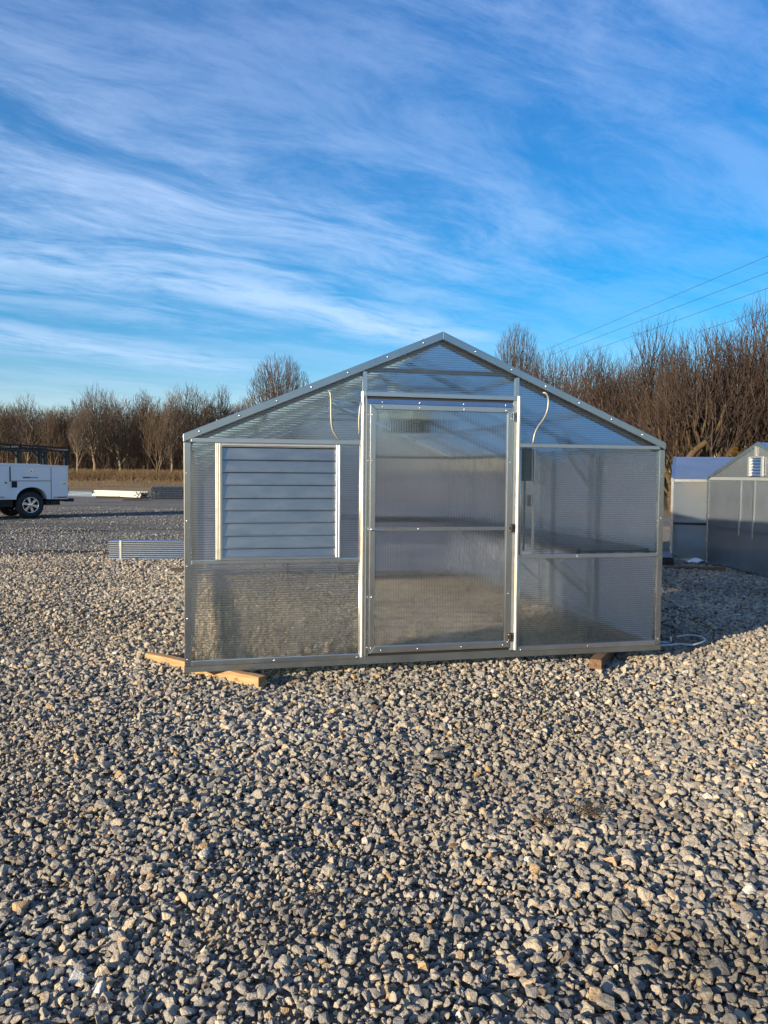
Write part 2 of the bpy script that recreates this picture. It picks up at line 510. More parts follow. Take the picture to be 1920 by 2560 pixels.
def seg_tubes(segs, n):
    """segs (k, 8): p0, p1, r0, r1 -> open tubes with n sides"""
    segs = np.asarray(segs, float)
    p, q, r0, r1 = segs[:, :3], segs[:, 3:6], segs[:, 6], segs[:, 7]
    d = q - p
    d /= np.linalg.norm(d, axis=1)[:, None] + 1e-9
    ref = np.where(np.abs(d[:, 2:3]) < 0.9, np.array([[0, 0, 1.0]]), np.array([[1.0, 0, 0]]))
    s = np.cross(d, ref)
    s /= np.linalg.norm(s, axis=1)[:, None]
    u = np.cross(d, s)
    V = np.zeros((len(segs), 2, n, 3))
    for k in range(n):
        a = 2 * math.pi * k / n
        o = s * math.cos(a) + u * math.sin(a)
        V[:, 0, k] = p + o * r0[:, None]
        V[:, 1, k] = q + o * r1[:, None]
    base = np.arange(len(segs))[:, None] * 2 * n
    Fs = []
    for k in range(n):
        k2 = (k + 1) % n
        Fs.append(np.concatenate([base + k, base + k2, base + n + k2, base + n + k], 1))
    return V.reshape(-1, 3), np.concatenate(Fs, 0)


# ------------------------------------------------------------------ the ground
def zg(x, y):
    y = np.asarray(y, float)
    t = np.clip((y - 48) / 60, 0, 1)
    return 0.55 * t * t * (3 - 2 * t) + np.clip(y - 130, 0, None) * 0.006


def undul(x, y):
    """gentle rises in the spread gravel"""
    x, y = np.asarray(x, float), np.asarray(y, float)
    k = np.clip((15.5 - y) / 2, 0, 1)
    return shade_dip(x, y) * np.clip((8.0 - y) / 2.0, 0, 1) + k * (0.016 * np.sin(1.7 * x + 0.9 * y + 0.4) + 0.014 * np.sin(-1.1 * x + 2.3 * y + 1.9) + 0.008 * np.sin(4.1 * x + 3.3 * y))


SW0, SW1 = gnd(1920, 1700), gnd(800, 2240)             # dip added along this line, sloped from the sun to shade the gravel
SWN = Vector((-(SW0.y - SW1.y), SW0.x - SW1.x)).normalized()


def shade_dip(x, y):
    c = (x - SW0.x) * SWN.x + (y - SW0.y) * SWN.y
    c = c + 0.10 * np.sin(1.3 * x + 0.7) + 0.06 * np.sin(2.9 * y)
    step = lambda t_: np.clip(t_, 0, 1) ** 2 * (3 - 2 * np.clip(t_, 0, 1))
    return 0.035 - 0.03 * np.clip((c + 3.0) / 2.5, 0, 1) - 0.065 * step((c + 0.45) / 0.85) + 0.065 * step((c - 0.4) / 2.2)


def edge_road(x):
    x = np.asarray(x, float)
    t = np.clip((x - 0) / 4.0, 0, 1)
    return 14.75 + 10 * t * t * (3 - 2 * t) + 0.18 * np.sin(1.9 * x) + 0.10 * np.sin(5.3 * x + 1)


def edge_field(x):
    x = np.asarray(x, float)
    t = np.clip((x + 6) / 12.0, 0, 1)
    return 61 - 29 * t * t * (3 - 2 * t) + 0.8 * np.sin(0.5 * x) + 0.5 * np.sin(1.3 * x + 1)


def sheet(name, mat, xs, lo, hi, rows, lift, und=False):
    V, Fq = [], []
    for x in xs:
        a, b = float(lo(x)), float(hi(x))
        for r in rows:
            y = a + (b - a) * r
            V.append((x, y, float(zg(x, y)) + lift + (float(undul(x, y)) if und else 0)))
    n = len(rows)
    for i in range(len(xs) - 1):
        for j in range(n - 1):
            Fq.append((i * n + j, (i + 1) * n + j, (i + 1) * n + j + 1, i * n + j + 1))
    return np_mesh(name, V, Fq, mat, smooth=True)


def ground_mat(name, kind):
    m, t, out = new_mat(name)
    P = t.add('ShaderNodeNewGeometry').outputs['Position']
    if kind == 'gravel':
        vor = t.add('ShaderNodeTexVoronoi', ins={'Vector': P, 'Scale': 60.0})
        col = t.ramp(t.add('ShaderNodeSeparateColor', ins={0: vor.outputs['Color']}).outputs[0],
                     [(0.0, (0.12, 0.108, 0.092)), (0.5, (0.21, 0.188, 0.155)), (1.0, (0.32, 0.28, 0.215))])
        h = vor.outputs['Distance']
        bs, bd = 1.0, -0.03
    elif kind == 'road':
        vor = t.add('ShaderNodeTexVoronoi', ins={'Vector': P, 'Scale': 38.0})
        rnd = t.add('ShaderNodeSeparateColor', ins={0: vor.outputs['Color']}).outputs[0]
        col = t.ramp(rnd, [(0.0, (0.10, 0.10, 0.102)), (0.6, (0.18, 0.178, 0.176)), (1.0, (0.32, 0.31, 0.30))])
        wide = t.noise(t.vmath('MULTIPLY', P, (0.30, 1.0, 1)), 0.42, 5, 0.62, 0.6)
        col = t.mix(t.mapr(wide, 0.42, 0.66, 0.0, 0.55, True), col, (0.08, 0.076, 0.075))
        mud = t.noise(t.vmath('MULTIPLY', P, (0.20, 0.75, 1)), 0.8, 4, 0.6, 0.3)
        col = t.mix(t.mapr(mud, 0.62, 0.70, 0.0, 0.85, True), col, (0.032, 0.022, 0.018))
        for mx, my, sx, sy in ((-8.9, 21.3, 1.7, 0.45), (-10.6, 20.3, 2.2, 0.25), (-4.7, 20.0, 1.0, 0.22), (-7.4, 25.6, 1.5, 0.30),
                               (-6.3, 15.8, 1.2, 0.3), (-7.9, 15.2, 1.4, 0.35)):
            dx = t.math('DIVIDE', t.math('SUBTRACT', t.add('ShaderNodeSeparateXYZ', ins={0: P}).outputs[0], mx), sx)
            dy = t.math('DIVIDE', t.math('SUBTRACT', t.add('ShaderNodeSeparateXYZ', ins={0: P}).outputs[1], my), sy)
            d = t.math('ADD', t.math('ADD', t.math('MULTIPLY', dx, dx), t.math('MULTIPLY', dy, dy)),
                       t.math('MULTIPLY', t.math('SUBTRACT', wide, 0.5), 3.0))
            col = t.mix(t.mapr(d, 1.2, 0.5, 0.0, 0.9, True), col, (0.026, 0.018, 0.015))
        h = t.math('ADD', vor.outputs['Distance'], t.math('MULTIPLY', t.noise(P, 3.0, 4), -0.9))
        bs, bd = 1.0, -0.06
    else:
        n1 = t.noise(t.vmath('MULTIPLY', P, (0.25, 1.0, 1)), 0.55, 6, 0.65, 0.5)
        col = t.ramp(n1, [(0.30, (0.10, 0.068, 0.042)), (0.48, (0.20, 0.142, 0.08)), (0.68, (0.28, 0.21, 0.12))])
        h = t.noise(P, 6.0, 5, 0.7)
        bs, bd = 0.8, 0.25
    p = t.add('ShaderNodeBsdfPrincipled', ins={'Base Color': col, 'Roughness': 0.95, 'Specular IOR Level': 0.15})
    b = t.add('ShaderNodeBump', ins={'Strength': bs, 'Distance': bd, 'Height': h})
    t.set(p.inputs['Normal'], b.outputs[0])
    t.t.links.new(p.outputs[0], out.inputs[0])
    return m


xs = np.unique(np.concatenate([np.linspace(-400, -60, 12), np.linspace(-60, -20, 30), np.linspace(-20, 20, 241),
                               np.linspace(20, 60, 30), np.linspace(60, 400, 12)]))
near_rows = np.concatenate([[0, 0.3, 0.5], np.linspace(0.56, 1, 130)])
tag(sheet('ground', ground_mat('gravel bed', 'gravel'), xs, lambda x: -40, edge_road, near_rows, -0.022, True), kind='structure')
tag(sheet('road', ground_mat('dark crushed stone road', 'road'), xs, edge_road, edge_field, np.linspace(0, 1, 60), -0.01), kind='structure')
tag(sheet('field', ground_mat('dry winter field', 'field'), xs, edge_field, lambda x: 900, np.linspace(0, 1, 90) ** 2, -0.01), kind='structure')

# ---- the spread stones: crushed rock, one object
rs = random.Random(5)
stone_mat, t, out = new_mat('crushed limestone')
oi = t.add('ShaderNodeObjectInfo')
tcn = t.add('ShaderNodeTexCoord').outputs['Object']
rnd = oi.outputs['Random']
base = t.ramp(rnd, [(0.0, (0.165, 0.160, 0.156)), (0.16, (0.30, 0.284, 0.265)), (0.34, (0.42, 0.37, 0.30)), (0.52, (0.262, 0.252, 0.240)),
                    (0.66, (0.50, 0.43, 0.33)), (0.78, (0.37, 0.338, 0.292)), (0.88, (0.57, 0.475, 0.35)), (0.945, (0.46, 0.315, 0.175)),
                    (0.958, (0.68, 0.66, 0.61)), (0.975, (0.21, 0.127, 0.07)), (0.99, (0.212, 0.212, 0.216))])
off = t.vmath('ADD', tcn, t.comb(t.math('MULTIPLY', rnd, 91.0), t.math('MULTIPLY', rnd, 37.0), 0.0))
nz = t.noise(off, 3.2, 8, 0.68, 0.6)
col = t.mix(1.0, base, t.ramp(nz, [(0.25, (0.62, 0.62, 0.64)), (0.55, (1.0, 0.98, 0.95)), (0.75, (1.22, 1.16, 1.06))]), 'MULTIPLY')
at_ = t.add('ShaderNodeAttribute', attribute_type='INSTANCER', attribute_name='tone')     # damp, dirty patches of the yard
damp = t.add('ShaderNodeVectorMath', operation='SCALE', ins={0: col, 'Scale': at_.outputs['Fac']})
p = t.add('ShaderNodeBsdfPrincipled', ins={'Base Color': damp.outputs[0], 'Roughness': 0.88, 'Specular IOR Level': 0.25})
bmp = t.add('ShaderNodeBump', ins={'Strength': 0.55, 'Distance': 0.12, 'Height': t.noise(off, 5.5, 6, 0.65)})
t.set(p.inputs['Normal'], bmp.outputs[0])
t.t.links.new(p.outputs[0], out.inputs[0])

stone_col = bpy.data.collections.new('stone_kinds')
for k in range(14):
    bm = bmesh.new()
    pts = []
    n = rs.randint(11, 17)
    sx, sy, sz = rs.uniform(0.42, 0.62), rs.uniform(0.36, 0.5), rs.uniform(0.26, 0.42)
    while len(pts) < n:
        v = Vector((rs.gauss(0, 1), rs.gauss(0, 1), rs.gauss(0, 1))).normalized() * rs.uniform(0.82, 1.08)
        pts.append(Vector((v.x * sx, v.y * sy, v.z * sz)))
    for q in pts:
        bm.verts.new(q)
    r = bmesh.ops.convex_hull(bm, input=bm.verts)
    bmesh.ops.delete(bm, geom=[g for g in r['geom_interior'] if isinstance(g, bmesh.types.BMVert)], context='VERTS')
    bmesh.ops.dissolve_limit(bm, angle_limit=math.radians(14), verts=bm.verts, edges=bm.edges)
    bmesh.ops.bevel(bm, geom=list(bm.edges), offset=0.035, segments=1, affect='EDGES', clamp_overlap=True)
    bmesh.ops.triangulate(bm, faces=bm.faces)
    bmesh.ops.recalc_face_normals(bm, faces=bm.faces)
    me = bpy.data.meshes.new('stone')
    bm.to_mesh(me)
    bm.free()
    me.materials.append(stone_mat)
    stone_col.objects.link(bpy.data.objects.new('stone', me))

rng = np.random.default_rng(11)
PX, PY, SC = [], [], []
for y0, y1, sp, size in ((1.2, 5.0, 0.0255, 0.0365), (5.0, 8.0, 0.031, 0.041), (8.0, 15.2, 0.043, 0.050)):
    xm = 0.56 * y1 + 2.4
    gx, gy = np.meshgrid(np.arange(-xm, xm, sp), np.arange(y0, y1, sp * 0.92))
    gx = gx + (np.arange(gx.shape[0]) % 2)[:, None] * sp / 2
    x = gx.ravel() + rng.normal(0, sp * 0.30, gx.size)
    y = gy.ravel() + rng.normal(0, sp * 0.30, gx.size)
    keep = (np.abs(x) < 0.56 * y + 2.4) & (y < edge_road(x) + rng.normal(0, 0.12, x.size))
    x, y = x[keep], y[keep]
    s = size * np.exp(rng.normal(0, 0.33, x.size)) * (1 + 0.13 * np.sin(0.9 * x + 1.7 * y) + 0.12 * np.sin(2.3 * x - 1.1 * y + 2))
    PX.append(x); PY.append(y); SC.append(np.clip(s, 0.014, 0.085))
# a sprinkle of stones strayed onto the road edge
x = rng.uniform(-12, 3, 2600); y = edge_road(x) + rng.exponential(0.9, x.size)
PX.append(x); PY.append(y); SC.append(0.04 * np.exp(rng.normal(0, 0.3, x.size)))
PX, PY, SC = map(np.concatenate, (PX, PY, SC))
n = len(PX)
PZ = undul(PX, PY) + rng.normal(0, 0.007, n) - 0.008 + SC * 0.12
big = rng.random(n) < 0.012
SC = np.where(big & (PY < 9), SC * 1.5, SC)
gm = bpy.data.meshes.new('gravel')
gm.vertices.add(n)
gm.vertices.foreach_set('co', np.stack([PX, PY, PZ], 1).astype(np.float32).ravel())
rot = np.stack([rng.normal(0, 0.5, n), rng.normal(0, 0.5, n), rng.uniform(0, 6.283, n)], 1).astype(np.float32)
a_ = gm.attributes.new('rot', 'FLOAT_VECTOR', 'POINT'); a_.data.foreach_set('vector', rot.ravel())
a_ = gm.attributes.new('scl', 'FLOAT', 'POINT'); a_.data.foreach_set('value', SC.astype(np.float32))
a_ = gm.attributes.new('idx', 'INT', 'POINT'); a_.data.foreach_set('value', rng.integers(0, 14, n).astype(np.int32))
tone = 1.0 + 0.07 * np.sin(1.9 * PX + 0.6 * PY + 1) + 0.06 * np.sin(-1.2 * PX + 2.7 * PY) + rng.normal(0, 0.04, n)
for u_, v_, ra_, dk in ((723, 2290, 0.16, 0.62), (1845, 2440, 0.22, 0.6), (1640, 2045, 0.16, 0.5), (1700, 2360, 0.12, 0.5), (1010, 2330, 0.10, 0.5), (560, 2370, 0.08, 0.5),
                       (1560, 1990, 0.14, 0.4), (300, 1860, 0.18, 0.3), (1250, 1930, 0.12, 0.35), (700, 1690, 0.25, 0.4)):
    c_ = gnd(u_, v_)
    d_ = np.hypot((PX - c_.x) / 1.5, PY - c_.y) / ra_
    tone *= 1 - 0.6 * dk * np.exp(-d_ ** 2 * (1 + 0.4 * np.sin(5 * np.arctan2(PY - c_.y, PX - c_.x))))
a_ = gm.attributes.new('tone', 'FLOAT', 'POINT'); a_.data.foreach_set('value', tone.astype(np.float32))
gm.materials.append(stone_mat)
gravel = bpy.data.objects.new('gravel', gm)
C.objects.link(gravel)
tag(gravel, 'loose pale grey and tan crushed stone spread over the yard', 'gravel', kind='stuff')
ng = bpy.data.node_groups.new('scatter stones', 'GeometryNodeTree')
ng.interface.new_socket('Geometry', in_out='INPUT', socket_type='NodeSocketGeometry')
ng.interface.new_socket('Geometry', in_out='OUTPUT', socket_type='NodeSocketGeometry')
g = NT(ng)
gi, go = g.add('NodeGroupInput'), g.add('NodeGroupOutput')
ci = g.add('GeometryNodeCollectionInfo')
ci.inputs['Collection'].default_value = stone_col
ci.inputs['Separate Children'].default_value = True
ci.inputs['Reset Children'].default_value = True


def attr(nm, typ):
    nd = g.add('GeometryNodeInputNamedAttribute', data_type=typ)
    nd.inputs['Name'].default_value = nm
    return nd.outputs['Attribute']


e2r = g.add('FunctionNodeEulerToRotation', ins={0: attr('rot', 'FLOAT_VECTOR')})
ip = g.add('GeometryNodeInstanceOnPoints', ins={'Points': gi.outputs[0], 'Instance': ci.outputs[0], 'Pick Instance': True,
                                                 'Instance Index': attr('idx', 'INT'), 'Rotation': e2r.outputs[0],
                                                 'Scale': attr('scl', 'FLOAT')})
ng.links.new(ip.outputs[0], go.inputs[0])
gravel.modifiers.new('stones', 'NODES').node_group = ng


# ---- finer dark stone lying loose on the road
rstone, t, out = new_mat('dark crushed road stone')
rr_ = t.add('ShaderNodeObjectInfo').outputs['Random']
p = t.add('ShaderNodeBsdfPrincipled', ins={'Roughness': 0.9, 'Specular IOR Level': 0.2, 'Base Color': t.ramp(rr_, [
    (0.0, (0.08, 0.08, 0.082)), (0.45, (0.14, 0.139, 0.138)), (0.78, (0.20, 0.196, 0.19)), (0.94, (0.29, 0.275, 0.25)), (1.0, (0.42, 0.40, 0.37))])})
t.t.links.new(p.outputs[0], out.inputs[0])
rcol = bpy.data.collections.new('road_stone_kinds')
for o_ in list(stone_col.objects)[:6]:
    me = o_.data.copy()
    me.materials.clear()
    me.materials.append(rstone)
    rcol.objects.link(bpy.data.objects.new('road_stone', me))
n = 62000
y = 14.4 + 21.0 * rng.random(n) ** 1.35
x = -0.55 * y - 0.5 + (0.55 * y + 2.5) * rng.random(n)
keep = y > edge_road(x) - 0.1
wave = np.sin(0.9 * y + 0.35 * x) + np.sin(2.1 * y - 0.5 * x + 1.0) + 0.8 * np.sin(0.5 * x + 4 * np.sin(0.3 * y))
keep &= rng.random(n) < np.clip(0.55 + 0.3 * wave, 0.12, 1.0)
x, y = x[keep], y[keep]
n = len(x)
sc = np.clip(0.036 * np.exp(rng.normal(0, 0.35, n)), 0.015, 0.08)
rm = bpy.data.meshes.new('road_gravel')
rm.vertices.add(n)
rm.vertices.foreach_set('co', np.stack([x, y, zg(x, y) - 0.008 + sc * 0.15], 1).astype(np.float32).ravel())
rot = np.stack([rng.normal(0, 0.5, n), rng.normal(0, 0.5, n), rng.uniform(0, 6.283, n)], 1).astype(np.float32)
a_ = rm.attributes.new('rot', 'FLOAT_VECTOR', 'POINT'); a_.data.foreach_set('vector', rot.ravel())
a_ = rm.attributes.new('scl', 'FLOAT', 'POINT'); a_.data.foreach_set('value', sc.astype(np.float32))
a_ = rm.attributes.new('idx', 'INT', 'POINT'); a_.data.foreach_set('value', rng.integers(0, 6, n).astype(np.int32))
road_gravel = bpy.data.objects.new('road_gravel', rm)
C.objects.link(road_gravel)
tag(road_gravel, 'fine dark grey crushed stone lying loose on the road', 'gravel', kind='stuff')
ng2 = ng.copy()
for nd in ng2.nodes:
    if nd.bl_idname == 'GeometryNodeCollectionInfo':
        nd.inputs['Collection'].default_value = rcol
road_gravel.modifiers.new('stones', 'NODES').node_group = ng2

# ------------------------------------------------------------------ the big greenhouse
YAW = 0.2271
GO = (-1.5396, 5.9851, 0.075)
W_, HE, HR, LEN = 4.128, 1.85, 2.724, 6.1
gh = thing('greenhouse', 'large clear ribbed greenhouse with closed door and metal louver vent, raised on timbers',
           'greenhouse', GO, YAW)


def roof_z(x, off=0.0):
    return HE + (HR - HE) * (1 - abs(x - W_ / 2) / (W_ / 2)) + off


def half_round(mb, axis, a0, a1, c, y, wd, depth, n=10):
    """a rounded trim strip, axis 'z' (upright) or 'x' (level), centred on c, standing proud of plane y"""
    prof = [(math.cos(math.pi * k / n), math.sin(math.pi * k / n)) for k in range(n + 1)]
    vs, fs = [], []
    for e in (a0, a1):
        for cx, cy in prof:
            o = c + cx * wd / 2
            d = y - cy * depth
            vs.append((o, d, e) if axis == 'z' else (e, d, o))
    m_ = n + 1
    fs = [(i, i + 1, i + 1 + m_, i + m_) for i in range(n)] + [tuple(range(m_)), tuple(range(2 * m_ - 1, m_ - 1, -1)), (0, m_, 2 * m_ - 1, n)]
    return mb.add(vs, fs)


# frame of the front
MB().box(-0.002, 1.42, -0.006, 0.045, 0.0, 0.046).box(1.42, 2.70, -0.006, 0.045, 0.0, 0.062).box(2.70, W_ + 0.002, -0.006, 0.045, 0.0, 0.046) \
    .build('base_rail', M['galv_dull'], gh)
for x0, x1 in ((0.0, 0.053), (4.078, W_)):
    MB().box(x0, x1, -0.004, 0.05, 0.047, 1.786).build('corner_post', M['galv'], gh, bevel=0.004)
MB().prism([(-0.003, 1.786), (W_ / 2, 2.658), (W_ / 2, HR), (-0.003, HE)], -0.009, 0.05).build('rake_trim', M['galv'], gh, bevel=0.004)
MB().prism([(W_ / 2, 2.658), (W_ + 0.003, 1.786), (W_ + 0.003, HE), (W_ / 2, HR)], -0.009, 0.05).build('rake_trim', M['galv'], gh, bevel=0.004)
for x0, x1 in ((0.054, 1.381), (2.760, 4.077)):
    MB().box(x0, x1, -0.007, 0.02, 1.788, 1.821).build('eave_band', M['alu'], gh, bevel=0.003)
    MB().box(x0, x1, -0.007, 0.02, 0.841, 0.872).build('middle_band', M['alu'], gh, bevel=0.003)
    MB().box(x0, x1, -0.008, 0.02, 0.047, 0.087).build('bottom_band', M['alu'], gh, bevel=0.003)
for c in (1.381, 2.766):
    mb = MB()
    half_round(mb, 'z', 0.088, 0.840, c, 0.006, 0.016, 0.012)
    half_round(mb, 'z', 0.873, 1.787, c, 0.006, 0.016, 0.012)
    mb.build('panel_edge_strip', M['alu_bright'], gh, smooth=True)
for x0 in (1.398, 2.706):
    MB().box(x0, x0 + 0.034, -0.002, 0.03, 2.206, roof_z(x0 + (0 if x0 < 2 else 0.034)) - 0.066).build('gable_stud', M['alu'], gh)

# polycarbonate panels: (outline, material)


def panel(poly, mat, y0=0.010, y1=0.018, parent=gh, name='panel'):
    o = MB().prism(poly, y0, y1).build(name, [mat, M['pc_back']], parent)
    for q in o.data.polygons:
        q.material_index = 0 if q.normal.y < -0.9 else 1
    return o


panel([(0.05, 0.06), (1.378, 0.06), (1.378, 0.845), (0.05, 0.845)], M['pc_front'])
panel([(0.05, 0.868), (1.378, 0.868), (1.378, 1.79), (0.05, 1.79)], M['pc_front'])
panel([(2.768, 0.06), (4.08, 0.06), (4.08, 0.845), (2.768, 0.845)], M['pc_front'])
panel([(2.768, 0.868), (4.08, 0.868), (4.08, 1.79), (2.768, 1.79)], M['pc_front'])
panel([(0.03, 1.81), (1.40, 1.81), (1.40, roof_z(1.40, -0.03)), (0.05, roof_z(0.05, -0.03))], M['pc_front'])
panel([(2.738, 1.81), (4.10, 1.81), (4.08, roof_z(4.08, -0.03)), (2.738, roof_z(2.738, -0.03))], M['pc_front'])
panel([(1.43, 2.19), (2.708, 2.19), (2.708, roof_z(2.708, -0.03)), (W_ / 2, HR - 0.03), (1.43, roof_z(1.43, -0.03))], M['pc_front'])


def screw(x, z, y=-0.006, parent=gh, r=0.0065):
    MB().dome((x, y, z), r, 0.006).build('screw', M['screw'], parent, smooth=True)


for x in (0.12, 0.423, 0.711, 0.984, 1.276, 1.60, 1.90, 2.35, 2.67, 2.98, 3.29, 3.60, 3.9):
    screw(x, roof_z(x, -0.031), -0.009, r=0.009)
for z in (0.10, 0.42, 0.83, 1.18, 1.55):
    screw(0.022, z, -0.004)
    screw(4.104, z, -0.004)
for x, z in ((0.69, 0.066), (1.36, 0.060), (2.79, 0.060), (3.42, 0.066), (0.72, 0.856), (3.30, 0.857), (3.88, 0.857)):
    screw(x, z, -0.008)
for k in range(12):                                        # screw heads standing on the roof edge
    x = 0.25 + k * 0.33
    MB().tube([(x, 0.03, roof_z(x)), (x, 0.03, roof_z(x) + 0.012)], 0.006, 6).build('screw', M['screw'], gh)

# door frame: outer angled profile, inner jamb, header
mb = MB()
half_round(mb, 'z', 0.062, 2.215, 1.398, 0.0, 0.030, 0.024, 12)
mb.box(1.4135, 1.430, -0.012, 0.03, 0.062, 2.178)
mb.build('door_frame', M['alu_bright'], gh)
mb = MB()
half_round(mb, 'z', 0.062, 2.215, 2.737, 0.0, 0.036, 0.026, 12)
mb.box(2.689, 2.7185, -0.012, 0.03, 0.062, 2.178)
mb.build('door_frame', M['alu_bright'], gh)
mb = MB()
mb.prism([(1.4135, 2.178), (2.7185, 2.178), (2.7185, 2.215), (1.4135, 2.215)], -0.018, 0.02)
mb.build('door_frame', M['alu'], gh, bevel=0.003)
MB().add([(1.430, -0.014, 2.122), (2.689, -0.014, 2.122), (2.689, -0.004, 2.158), (1.430, -0.004, 2.158),
          (1.430, 0.02, 2.122), (2.689, 0.02, 2.122), (2.689, 0.02, 2.158), (1.430, 0.02, 2.158)],
         [(0, 1, 2, 3), (4, 7, 6, 5), (0, 4, 5, 1), (3, 2, 6, 7), (0, 3, 7, 4), (1, 5, 6, 2)]).build('door_header', M['galv'], gh)
MB().box(1.430, 2.689, -0.004, 0.02, 2.159, 2.177).build('door_header_channel', M['dark'], gh)
MB().box(1.431, 1.4555, -0.008, 0.025, 0.064, 2.121).build('door_jamb', M['galv'], gh)

# the door leaf
door = thing('door', None, None)
door.parent = gh
L0, L1, B0, B1 = 1.457, 2.679, 0.086, 2.119
fw = 0.045
for poly in ([(L0, B0), (L0 + fw, B0 + 0.058), (L0 + fw, B1 - fw), (L0, B1)], [(L1, B0), (L1, B1), (L1 - fw, B1 - fw), (L1 - fw, B0 + 0.058)],
             [(L0, B1), (L0 + fw, B1 - fw), (L1 - fw, B1 - fw), (L1, B1)]):
    MB().prism(poly, -0.022, 0.014).build('door_rail', M['alu'], door, bevel=0.004)
MB().prism([(L0, B0), (L1, B0), (L1 - fw, B0 + 0.058), (L0 + fw, B0 + 0.058)], -0.022, 0.014).build('door_rail', M['alu'], door, bevel=0.004)
panel([(L0 + 0.03, B0 + 0.04), (L1 - 0.03, B0 + 0.04), (L1 - 0.03, B1 - 0.03), (L0 + 0.03, B1 - 0.03)], M['pc_door'], -0.010, -0.003, door, 'door_panel')
MB().box(L0 + fw, L1 - fw, 0.004, 0.022, 1.088, 1.116).build('crossbar', M['alu'], door)
MB().box(1.42, 2.689, 0.0, 0.03, 0.0625, 0.0845).build('door_gap_shade', M['rubber'], door)  # black strip standing in for the shadowed gap under the door
for x, z in ((1.87, 1.103), (2.25, 1.103)):
    MB().dome((x, -0.011, z), 0.009, 0.006, n=10).build('bolt', M['screw'], door, smooth=True)
for x in (1.56, 1.87, 2.25, 2.62):
    screw(x, 2.093, -0.022, door)
    screw(x, 2.135, -0.010, gh)
    screw(x, 0.112, -0.022, door)
for z in (0.135, 0.55, 1.66, 2.03):
    screw(1.475, z, -0.022, door)
    screw(2.662, z, -0.022, door)
    screw(1.443, z, -0.008, gh)
h = MB().tube([(1.467, -0.022, 1.104), (1.467, -0.055, 1.104)], 0.011, 12).tube(
    [(1.452, -0.052, 1.106), (1.475, -0.058, 1.106), (1.53, -0.056, 1.102), (1.582, -0.05, 1.098)], [0.012, 0.011, 0.007, 0.004], 10)
h.build('handle', M['chrome'], door, smooth=True)
for z0 in (2.008, 1.070, 0.140):
    mb = MB().box(2.664, 2.679, -0.028, -0.0225, z0, z0 + 0.07).box(2.690, 2.716, -0.019, -0.0125, z0, z0 + 0.07)
    mb.tube([(2.684, -0.026, z0 - 0.002), (2.684, -0.026, z0 + 0.072)], 0.006, 8)
    hg = mb.build('hinge', M['brass_dark'] if z0 < 1.5 else M['galv_dull'], door)
    for dz in (0.012, 0.058):
        MB().dome((2.671, -0.028, z0 + dz), 0.0045, 0.003).build('screw', M['screw'], hg)
        MB().dome((2.704, -0.019, z0 + dz), 0.0045, 0.003).build('screw', M['screw'], hg)

# louver vent
lv = thing('louver_vent', None, None)
lv.parent = gh
mb = MB().box(0.236, 0.288, -0.026, 0.008, 0.881, 1.780)
for c in (0.2445, 0.2575, 0.2715):
    half_round(mb, 'z', 0.881, 1.780, c, -0.026, 0.012, 0.008, 8)
mb.build('vent_frame', M['alu_bright'], lv)
mb = MB().box(1.178, 1.215, -0.026, 0.008, 0.884, 1.780)
for c in (1.186, 1.205):
    half_round(mb, 'z', 0.884, 1.780, c, -0.026, 0.014, 0.008, 8)
mb.build('vent_frame', M['alu_bright'], lv)
mb = MB().box(0.288, 1.178, -0.024, 0.008, 1.757, 1.780)
half_round(mb, 'x', 0.288, 1.178, 1.769, -0.024, 0.018, 0.010, 8)
mb.build('vent_frame', M['alu_bright'], lv)
MB().box(0.288, 1.178, -0.020, 0.008, 0.876, 0.890).build('vent_frame', M['alu'], lv)
MB().box(0.29, 1.176, 0.0055, 0.009, 0.89, 1.757).build('vent_backing', M['dark'], lv)
zz = [1.755, 1.659, 1.563, 1.464, 1.360, 1.264, 1.167, 1.065, 0.966, 0.893]
for a, b in zip(zz[:-1], zz[1:]):
    jx = random.Random(int(a * 1000)).uniform(-0.0016, 0.0016)
    vs = [(0.290, 0.000 + jx, a - 0.005), (1.176, 0.000 - jx, a - 0.005), (1.176, -0.014 - jx, b + 0.006), (0.290, -0.014 + jx, b + 0.006),
          (0.290, -0.021 + jx, b + 0.004), (1.176, -0.021 - jx, b + 0.004), (1.176, -0.022 - jx, b - 0.002), (0.290, -0.022 + jx, b - 0.002)]
    vs += [(x, y + 0.0016, z) for x, y, z in vs]
    fs = [(3, 2, 1, 0), (5, 4, 3, 2)[::-1], (7, 6, 5, 4), (8, 9, 10, 11), (10, 13, 12, 11)[::-1], (12, 13, 14, 15),
          (0, 1, 9, 8), (6, 7, 15, 14)]
    MB().add(vs, fs).build('slat', M['slat'], lv)

